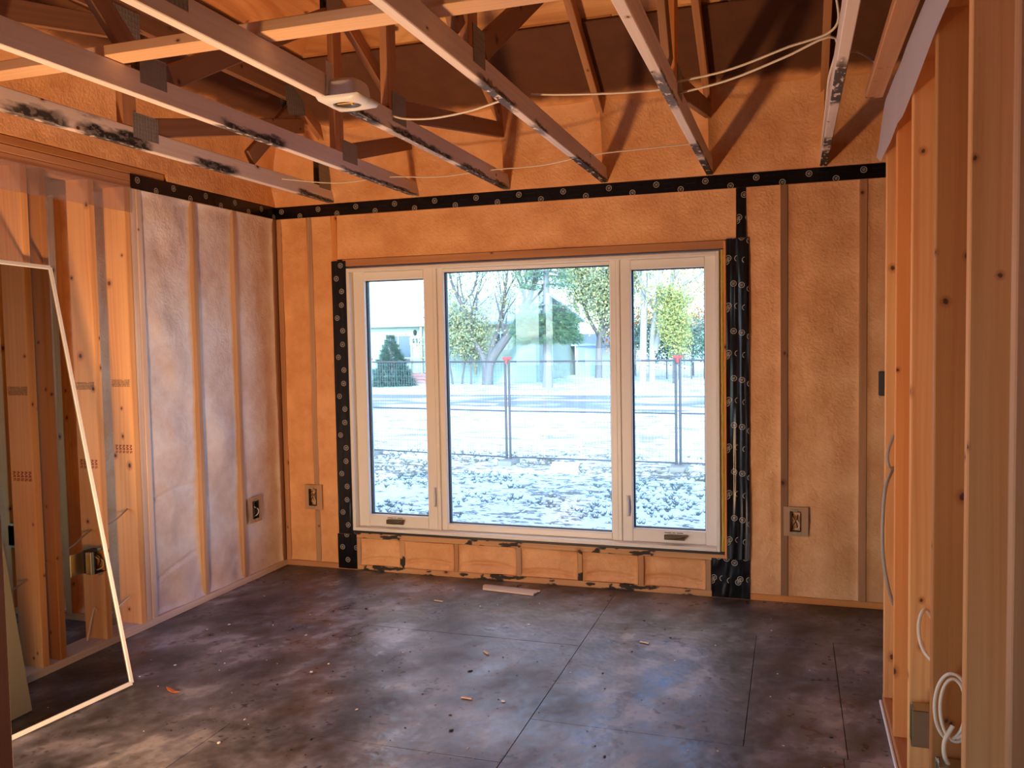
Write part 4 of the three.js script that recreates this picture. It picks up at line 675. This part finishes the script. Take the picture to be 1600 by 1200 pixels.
// ---------------------------------------------------------------- house across the street
{
  M.siding = new THREE.MeshStandardMaterial({ color: 0x98a294, roughness: 0.7 }); M.beige = new THREE.MeshStandardMaterial({ color: 0x8f856a, roughness: 0.7 }); M.roofSnow = new THREE.MeshStandardMaterial({ color: 0xb4c0c8, roughness: 0.9 }); M.fascia = new THREE.MeshStandardMaterial({ color: 0x8b98ab, roughness: 0.6 }); M.pane = new THREE.MeshPhysicalMaterial({ color: 0x46545c, roughness: 0.08, specularIntensity: 1 }); M.brick = new THREE.MeshStandardMaterial({ color: 0x9a6f66, roughness: 0.9 });
  const hz = -36, t = thing('house', 'pale green bungalow with a snowy roof across the street, numbered 412', 'house', [-16, GY, hz - 4]);
  const walls = []; for (let y = GY; y < 2.34; y += 0.2) walls.push(slab([[-27, y, hz], [-8.9, y, hz], [-8.9, y + 0.2, hz - 0.018], [-27, y + 0.2, hz - 0.018]], [0, 0, -0.1], (p) => [p.x, p.y]));
  mesh('siding', walls, M.siding, t); mesh('side_wall', bx(-9.0, -8.9, GY, 2.5, hz - 8, hz - 0.1), M.siding, t); mesh('back_wall', bx(-27, -8.9, GY, 2.5, hz - 8.1, hz - 8), M.siding, t); mesh('side_wall', bx(-27, -26.9, GY, 2.5, hz - 8, hz - 0.1), M.siding, t);
  mesh('roof', slab([[-27.6, 2.36, hz + 0.55], [-8.4, 2.36, hz + 0.55], [-9.6, 4.1, hz - 4], [-24.5, 4.1, hz - 4]], [0, 0.14, 0], (p) => [p.x, p.z]), M.roofSnow, t); mesh('roof', slab([[-24.5, 4.1, hz - 4], [-9.6, 4.1, hz - 4], [-8.4, 2.36, hz - 8.5], [-27.6, 2.36, hz - 8.5]], [0, 0.14, 0], (p) => [p.x, p.z]), M.roofSnow, t);
  mesh('fascia', bx(-27.6, -8.4, 2.2, 2.37, hz + 0.5, hz + 0.56, 0.01), M.fascia, t);
  for (const [x0, x1, y0, y1, n] of [[-17.15, -15.75, 0.4, 1.72, 1], [-13.4, -12.75, 1.15, 1.85, 0], [-11.0, -10.5, 1.05, 1.75, 0]]) {
    const w = 0.11, f = mesh('window', [bx(x0 - w, x1 + w, y1, y1 + w, hz, hz + 0.05), bx(x0 - w, x1 + w, y0 - w, y0, hz, hz + 0.05), bx(x0 - w, x0, y0, y1, hz, hz + 0.05), bx(x1, x1 + w, y0, y1, hz, hz + 0.05), bx((x0 + x1) / 2 - 0.03, (x0 + x1) / 2 + 0.03, y0, y1, hz, hz + 0.04)], n ? M.beige : M.roofSnow, t);
    const pg = bx(x0, x1, y0, y1, hz - 0.01, hz + 0.015, 0.002); pg.translate(16, -GY, -(hz - 4)); mesh('pane', pg, M.pane, f);
  }
  for (const x of [-14.95, -12.0]) mesh('porch_post', bx(x - 0.06, x + 0.06, GY + 0.4, 2.3, hz + 0.35, hz + 0.47), M.beige, t);
  mesh('porch_rail', [bx(-16.0, -14.9, 0.55, 0.62, hz + 0.5, hz + 0.56), bx(-15.55, -15.48, -0.3, 0.55, hz + 0.5, hz + 0.56), bx(-16.0, -15.94, -0.3, 0.55, hz + 0.5, hz + 0.56)], M.beige, t);
  for (let i = 0; i < 3; i++) mesh('porch_step', bx(-15.9 + i * 0.1, -14.3, GY + 0.02 + i * 0.16, GY + 0.17 + i * 0.16, hz + 0.1, hz + 1.3 - i * 0.3), M.brick, t);
  mesh('wall_lamp', lathe([[0, 0], [0.07, 0.03], [0.1, 0.2], [0.05, 0.28], [0, 0.3]], [-15.45, 1.75, hz + 0.1], 10), M.dark, t);
  const c = document.createElement('canvas'); c.width = 128; c.height = 64; const q = c.getContext('2d'); q.fillStyle = '#98a294'; q.fillRect(0, 0, 128, 64); q.fillStyle = '#14181c'; q.font = 'bold 58px sans-serif'; q.textAlign = 'center'; q.fillText('412', 64, 51); const tx = new THREE.CanvasTexture(c); tx.colorSpace = THREE.SRGBColorSpace;
  const pg = new THREE.PlaneGeometry(0.8, 0.4); pg.translate(-15.4, 1.45, hz + 0.02); mesh('house_number', pg, new THREE.MeshStandardMaterial({ map: tx, roughness: 0.7 }), t);
  const s = thing('shed', 'small blue grey shed behind the spruce trunk across the street', 'shed', [-7, GY, -44]);
  mesh('wall', bx(-8.6, -5.6, GY, 1.0, -46, -43), new THREE.MeshStandardMaterial({ color: 0x8ea3c4, roughness: 0.8 }), s); mesh('roof', slab([[-8.8, 1.0, -42.8], [-5.4, 1.0, -42.8], [-5.4, 1.6, -44.5], [-8.8, 1.6, -44.5]], [0, 0.1, 0], (p) => [p.x, p.z]), M.roofSnow, s); mesh('roof', slab([[-8.8, 1.6, -44.5], [-5.4, 1.6, -44.5], [-5.4, 1.0, -46.2], [-8.8, 1.0, -46.2]], [0, 0.1, 0], (p) => [p.x, p.z]), M.roofSnow, s); mesh('door', bx(-7.4, -6.5, GY, 0.8, -43, -42.96), M.fascia, s);
  const h2 = thing('house', 'distant snowy roofed house behind the orange hedge at the right', 'house', [1, GY, -56]);
  mesh('wall', bx(-3.5, 6, GY, 2.2, -62, -56), new THREE.MeshStandardMaterial({ color: 0xaab6c8, roughness: 0.8 }), h2); mesh('roof', slab([[-4, 2.2, -55.5], [6.5, 2.2, -55.5], [5.5, 4.2, -59], [-3, 4.2, -59]], [0, 0.15, 0], (p) => [p.x, p.z]), M.roofSnow, h2); mesh('roof', slab([[-3, 4.2, -59], [5.5, 4.2, -59], [6.5, 2.2, -62.5], [-4, 2.2, -62.5]], [0, 0.15, 0], (p) => [p.x, p.z]), M.roofSnow, h2);
  for (const x of [-2, 0.5, 3]) mesh('window', bx(x, x + 1.1, 0.6, 1.7, -56, -55.95), M.pane, h2);
}
// ---------------------------------------------------------------- trees
const leafGeo = (() => { const g = new THREE.BufferGeometry(); g.setAttribute('position', new THREE.Float32BufferAttribute([0, 0, 0, 0.5, 0.12, 0.4, 0, 0, 1, 0, 0, 0, 0, 0, 1, -0.5, 0.12, 0.4], 3)); g.setAttribute('uv', new THREE.Float32BufferAttribute([0, 0, 1, 0, 1, 1, 0, 0, 1, 1, 0, 1], 2)); g.computeVertexNormals(); return g; })();
const needleGeo = (() => { const g = []; for (let i = 0; i < 6; i++) { const q = new THREE.ConeGeometry(0.035, 1, 3); q.translate(0, 0.5, 0); q.rotateX(0.55); q.rotateY((i / 6) * 6.28); g.push(q); } const m = merge(g); m.rotateX(Math.PI / 2); return m; })();
const leafMat = (c) => new THREE.MeshPhysicalMaterial({ color: c, roughness: 0.9, transmission: 0.35, thickness: 0, side: THREE.DoubleSide });
M.bark = new THREE.MeshStandardMaterial({ color: 0x6c6360, roughness: 0.95, bumpMap: bFoam, bumpScale: 0.03 }); M.barkPale = new THREE.MeshStandardMaterial({ color: 0x9c9286, roughness: 0.95 }); M.barkSpruce = new THREE.MeshStandardMaterial({ color: 0x7c7672, roughness: 0.95 });
function scatter(name, geo, mat, pts, smin, smax, seed, base, parent, tints) {
  const im = new THREE.InstancedMesh(geo, mat, pts.length), r = rng(seed), m4 = new THREE.Matrix4(), col = new THREE.Color();
  pts.forEach((p, i) => { const s = mix(smin, smax, r()) * (p.s ?? 1); const q = p.q ?? new THREE.Quaternion().setFromEuler(new THREE.Euler(r() * 6.3, r() * 6.3, r() * 6.3)); m4.compose(V(p.x - base[0], p.y - base[1], p.z - base[2]), q, V(s, s, s)); im.setMatrixAt(i, m4); if (tints) im.setColorAt(i, col.set(tints[Math.floor(r() * tints.length)])); });
  im.name = name; im.userData.kind = 'stuff'; im.castShadow = im.receiveShadow = true; parent.add(im); return im;
}
function limb(pts, r0, r1, seg, rad = 7) {
  const c = new THREE.CatmullRomCurve3(pts.map(v3), false, 'centripetal'), g = new THREE.TubeGeometry(c, seg, 1, rad, false), p = g.attributes.position;
  for (let i = 0; i <= seg; i++) { const t = i / seg, o = c.getPointAt(t), r = mix(r0, r1, t); for (let j = 0; j <= rad; j++) { const k = i * (rad + 1) + j; p.setXYZ(k, o.x + (p.getX(k) - o.x) * r, o.y + (p.getY(k) - o.y) * r, o.z + (p.getZ(k) - o.z) * r); } }
  g.computeVertexNormals(); return g;
}
function branches(seed, stems, depth, tips, sub = 3) {        // stems: [[points], r]
  const r = rng(seed), out = [];
  const grow = (p, dir, len, rad, d) => {
    const pts = [p.clone()]; let q = p.clone(), dd = dir.clone();
    for (let i = 0; i < 3; i++) { dd.add(V(r() - 0.5, (r() - 0.35) * 0.7, r() - 0.5).multiplyScalar(0.45)).normalize(); q = q.clone().addScaledVector(dd, len / 3); pts.push(q); if (d <= 1) tips.push(q.clone()); }
    out.push(limb(pts, rad, rad * 0.4, 5, d > 1 ? 6 : 4));
    if (d > 0) for (let k = 0; k < sub; k++) grow(pts[1 + (k % 3)], dd.clone().add(V(r() - 0.5, (r() - 0.3) * 0.9, r() - 0.5).multiplyScalar(1.5)).normalize(), len * (0.55 + 0.3 * r()), rad * 0.45, d - 1);
  };
  for (const [pts, r0, r1, kids] of stems) {
    out.push(limb(pts, r0, r1, 14, 8)); const P = pts.map(v3), c = new THREE.CatmullRomCurve3(P, false, 'centripetal');
    for (let k = 0; k < (kids ?? 5); k++) { const t = 0.35 + 0.65 * ((k + r() * 0.6) / (kids ?? 5)), p = c.getPoint(Math.min(t, 1)), tg = c.getTangent(Math.min(t, 1)); grow(p, tg.add(V(r() - 0.5, r() * 0.5, r() - 0.5).multiplyScalar(1.6)).normalize(), 0.9 + r() * 0.9, mix(r0, r1, t) * 0.55, depth); }
  }
  return out;
}
function leafyTree(name, label, base, stems, seed, n, size, tints, bark, cat = 'tree', spread = 0.28, depth = 1) {
  const t = thing(name, label, cat, base), tips = [], r = rng(seed + 5);
  mesh('trunk', branches(seed, stems, depth, tips), bark, t);
  const pts = []; for (let i = 0; i < n; i++) { const p = tips[Math.floor(r() * tips.length)]; pts.push(V(p.x + (r() + r() - 1) * spread * 2, p.y + (r() + r() - 1) * spread * 1.6, p.z + (r() + r() - 1) * spread * 2)); }
  scatter('foliage', leafGeo, leafMat(0xffffff), pts, size * 0.6, size * 1.3, seed + 9, base, t, tints); return t;
}
const G = GY;
leafyTree('leaning_tree', 'leaning many-stemmed tree with thin yellowing leaves in front of the bungalow', [-10.6, G, -33.5],
  [[[[-10.6, G, -33.5], [-10.45, 0.4, -33.5], [-9.6, 1.5, -33.4], [-8.6, 2.9, -33.3], [-8.1, 4.0, -33.2], [-7.6, 5.6, -33.2]], 0.27, 0.08, 8], [[[-10.7, G, -33.5], [-10.75, 0.5, -33.5], [-11.3, 1.5, -33.5], [-11.7, 2.8, -33.6], [-12.3, 4.0, -33.6], [-12.6, 5.2, -33.6]], 0.19, 0.05, 8], [[[-10.6, 0.2, -33.5], [-10.3, 1.3, -33.6], [-9.9, 2.6, -33.7], [-9.7, 3.8, -33.7], [-9.5, 5.3, -33.8]], 0.15, 0.04, 7], [[[-9.0, 2.3, -33.4], [-8.7, 3.4, -33.6], [-8.9, 4.6, -33.6], [-8.8, 5.8, -33.6]], 0.1, 0.03, 5], [[[-11.9, 3.1, -33.6], [-11.2, 3.9, -33.5], [-10.9, 5.1, -33.4]], 0.06, 0.03, 5]],
  501, 4200, 0.10, [0x9a946c, 0x8a8a74, 0xaaa072, 0x7a8468, 0xb89c5a], M.bark, 'tree', 0.45);
leafyTree('roadside_shrub', 'loose leafy bushes at the foot of the leaning tree', [-12.4, G, -34], [[[[-12.6, G, -34], [-12.8, 0.5, -34], [-13.1, 1.6, -34]], 0.06, 0.03, 6], [[[-12.2, G, -34.2], [-12.0, 0.6, -34.1], [-12.2, 1.7, -34]], 0.06, 0.03, 6], [[[-11.6, G, -33.9], [-11.5, 0.4, -33.8], [-11.3, 1.1, -33.7]], 0.06, 0.03, 6]], 511, 6500, 0.10, [0x8a9068, 0x9f925c, 0x74825c, 0xa8986c], M.bark, 'bush', 0.45);
leafyTree('bare_birch', 'tall pale trunks with sparse yellow leaves in the right casement', [-3.2, G, -36], [[[[-3.55, G, -36], [-3.5, 1.5, -36], [-3.45, 3.5, -36], [-3.35, 6.4, -36]], 0.19, 0.14, 5], [[[-3.1, G, -36], [-3.05, 1.6, -36], [-2.75, 3.4, -36], [-2.5, 6.2, -36]], 0.16, 0.1, 5], [[[-2.95, 0.8, -36], [-2.55, 2.4, -36], [-2.15, 3.8, -36], [-1.95, 6.2, -36]], 0.15, 0.08, 5], [[[-2.5, 2.6, -36], [-1.6, 3.5, -35.9], [-0.5, 4.6, -35.9]], 0.07, 0.03, 5], [[[-2.5, 2.2, -36], [-1.4, 3.0, -36.1], [-0.6, 3.5, -36.1]], 0.05, 0.02, 4]], 521, 2300, 0.10, [0xb89c54, 0xa98f4c, 0x9f9064], M.barkPale, 'tree', 0.4);
leafyTree('golden_tree', 'narrow upright golden green tree in the right casement', [-1.9, G, -35], [[[[-1.9, G, -35], [-1.9, 1.0, -35], [-1.85, 2.8, -35]], 0.1, 0.03, 14]], 531, 7500, 0.09, [0xa8a058, 0x969650, 0xb4a654, 0x828c50], M.bark, 'tree', 0.3, 0);
leafyTree('mixed_tree', 'broad yellow green tree crown filling the upper right of the picture window', [-6.3, G, -40], [[[[-6.6, G, -40], [-6.5, 1.6, -40], [-6.2, 3.2, -40], [-6.0, 6.2, -40]], 0.2, 0.06, 12], [[[-6.4, 1.6, -40], [-5.3, 3.2, -40], [-4.7, 5.6, -40]], 0.12, 0.04, 10], [[[-6.4, 1.2, -40.2], [-7.4, 3.0, -40.5], [-7.8, 5.8, -40.6]], 0.12, 0.04, 10]], 541, 17000, 0.12, [0xa09c6c, 0x8c9064, 0xb0a878, 0x788458, 0xb8a468], M.bark, 'tree', 0.62);
leafyTree('orange_hedge', 'row of orange leaved shrubs beyond the right casement', [-1.6, G, -42], Array.from({ length: 9 }, (_, i) => [[[-6 + i * 1.05, G, -42], [-6 + i * 1.05, 0.8, -42], [-5.9 + i * 1.05, 1.75, -42]], 0.05, 0.03, 6]), 551, 7000, 0.12, [0xc97c34, 0xcf9044, 0xb86c2a, 0xd0a050], M.bark, 'hedge', 0.34, 0);
leafyTree('green_hedge', 'low blue green hedge in front of the orange shrubs', [-1.6, G, -38.5], Array.from({ length: 12 }, (_, i) => [[[-4.6 + i * 0.62, G, -38.5], [-4.6 + i * 0.62, 0.2, -38.5], [-4.55 + i * 0.62, 0.95, -38.5]], 0.04, 0.02, 7]), 561, 12000, 0.10, [0x5f7a68, 0x748c78, 0x88987e, 0x526c60], M.bark, 'hedge', 0.36, 0);
function conifer(label, base, h, rad, seed, n, tints, size, low = 0.06, taper = 1, trunkR = 0.12, skirt = 1) {
  const t = thing('spruce_tree', label, 'tree', base), r = rng(seed), pts = [], br = [limb([[base[0], base[1], base[2]], [base[0], base[1] + h * 0.5, base[2]], [base[0], base[1] + h, base[2]]], trunkR, 0.02, 10, 8)];
  const tiers = Math.round(h * 4.2);
  for (let i = 0; i < tiers; i++) { const f = low + (1 - low) * (i / tiers), thin = f > low + skirt ? 0.3 : 1; if (thin < 1 && r() < 0.4) continue; const y = base[1] + h * f, L = rad * Math.pow(1 - f, taper) + 0.08, m = 7 + Math.round(L * 4);
    for (let k = 0; k < m; k++) { const a = (k / m) * 6.283 + i * 1.7 + r() * 0.3, l = L * (0.75 + 0.35 * r()), tip = V(base[0] + Math.cos(a) * l, y - l * 0.16 + 0.06 * l * l, base[2] + Math.sin(a) * l); br.push(limb([[base[0], y, base[2]], [base[0] + Math.cos(a) * l * 0.5, y - l * 0.06, base[2] + Math.sin(a) * l * 0.5], tip], 0.015 + 0.008 * L, 0.004, 3, 4));
      const c = Math.max(2, Math.round((n / (tiers * 12)) * (0.4 + L) * thin)); for (let q = 0; q < c; q++) { const s = 0.2 + 0.8 * Math.sqrt(r()), p = V(base[0] + Math.cos(a) * l * s + (r() - 0.5) * 0.22 * L, y - l * s * 0.12 + (r() - 0.5) * 0.22, base[2] + Math.sin(a) * l * s + (r() - 0.5) * 0.22 * L); p.q = new THREE.Quaternion().setFromUnitVectors(V(0, 0, 1), V(Math.cos(a + (r() - 0.5) * 1.6), -0.15 + (r() - 0.5) * 0.5, Math.sin(a + (r() - 0.5) * 1.6)).normalize()); p.s = clamp(0.5 + L * 0.8, 0.5, 1); pts.push(p); } } }
  mesh('trunk', br, M.barkSpruce, t); scatter('foliage', needleGeo, new THREE.MeshStandardMaterial({ color: 0xffffff, roughness: 0.9 }), pts, size * 0.7, size * 1.3, seed + 1, base, t, tints); return t;
}
conifer('small young spruce in front of the bungalow window', [-15.2, G, -32.5], 2.6, 1.12, 601, 4200, [0x40584a, 0x4a6452, 0x3a5044], 0.2);
conifer('big spruce with a thick bare trunk and a low skirt of branches', [-7.03, G, -31.5], 10, 1.8, 611, 9000, [0x4f6a54, 0x627c58, 0x76885c, 0x466050], 0.24, 0.22, 0.75, 0.24, 0.12);
renderer.render(scene, camera);
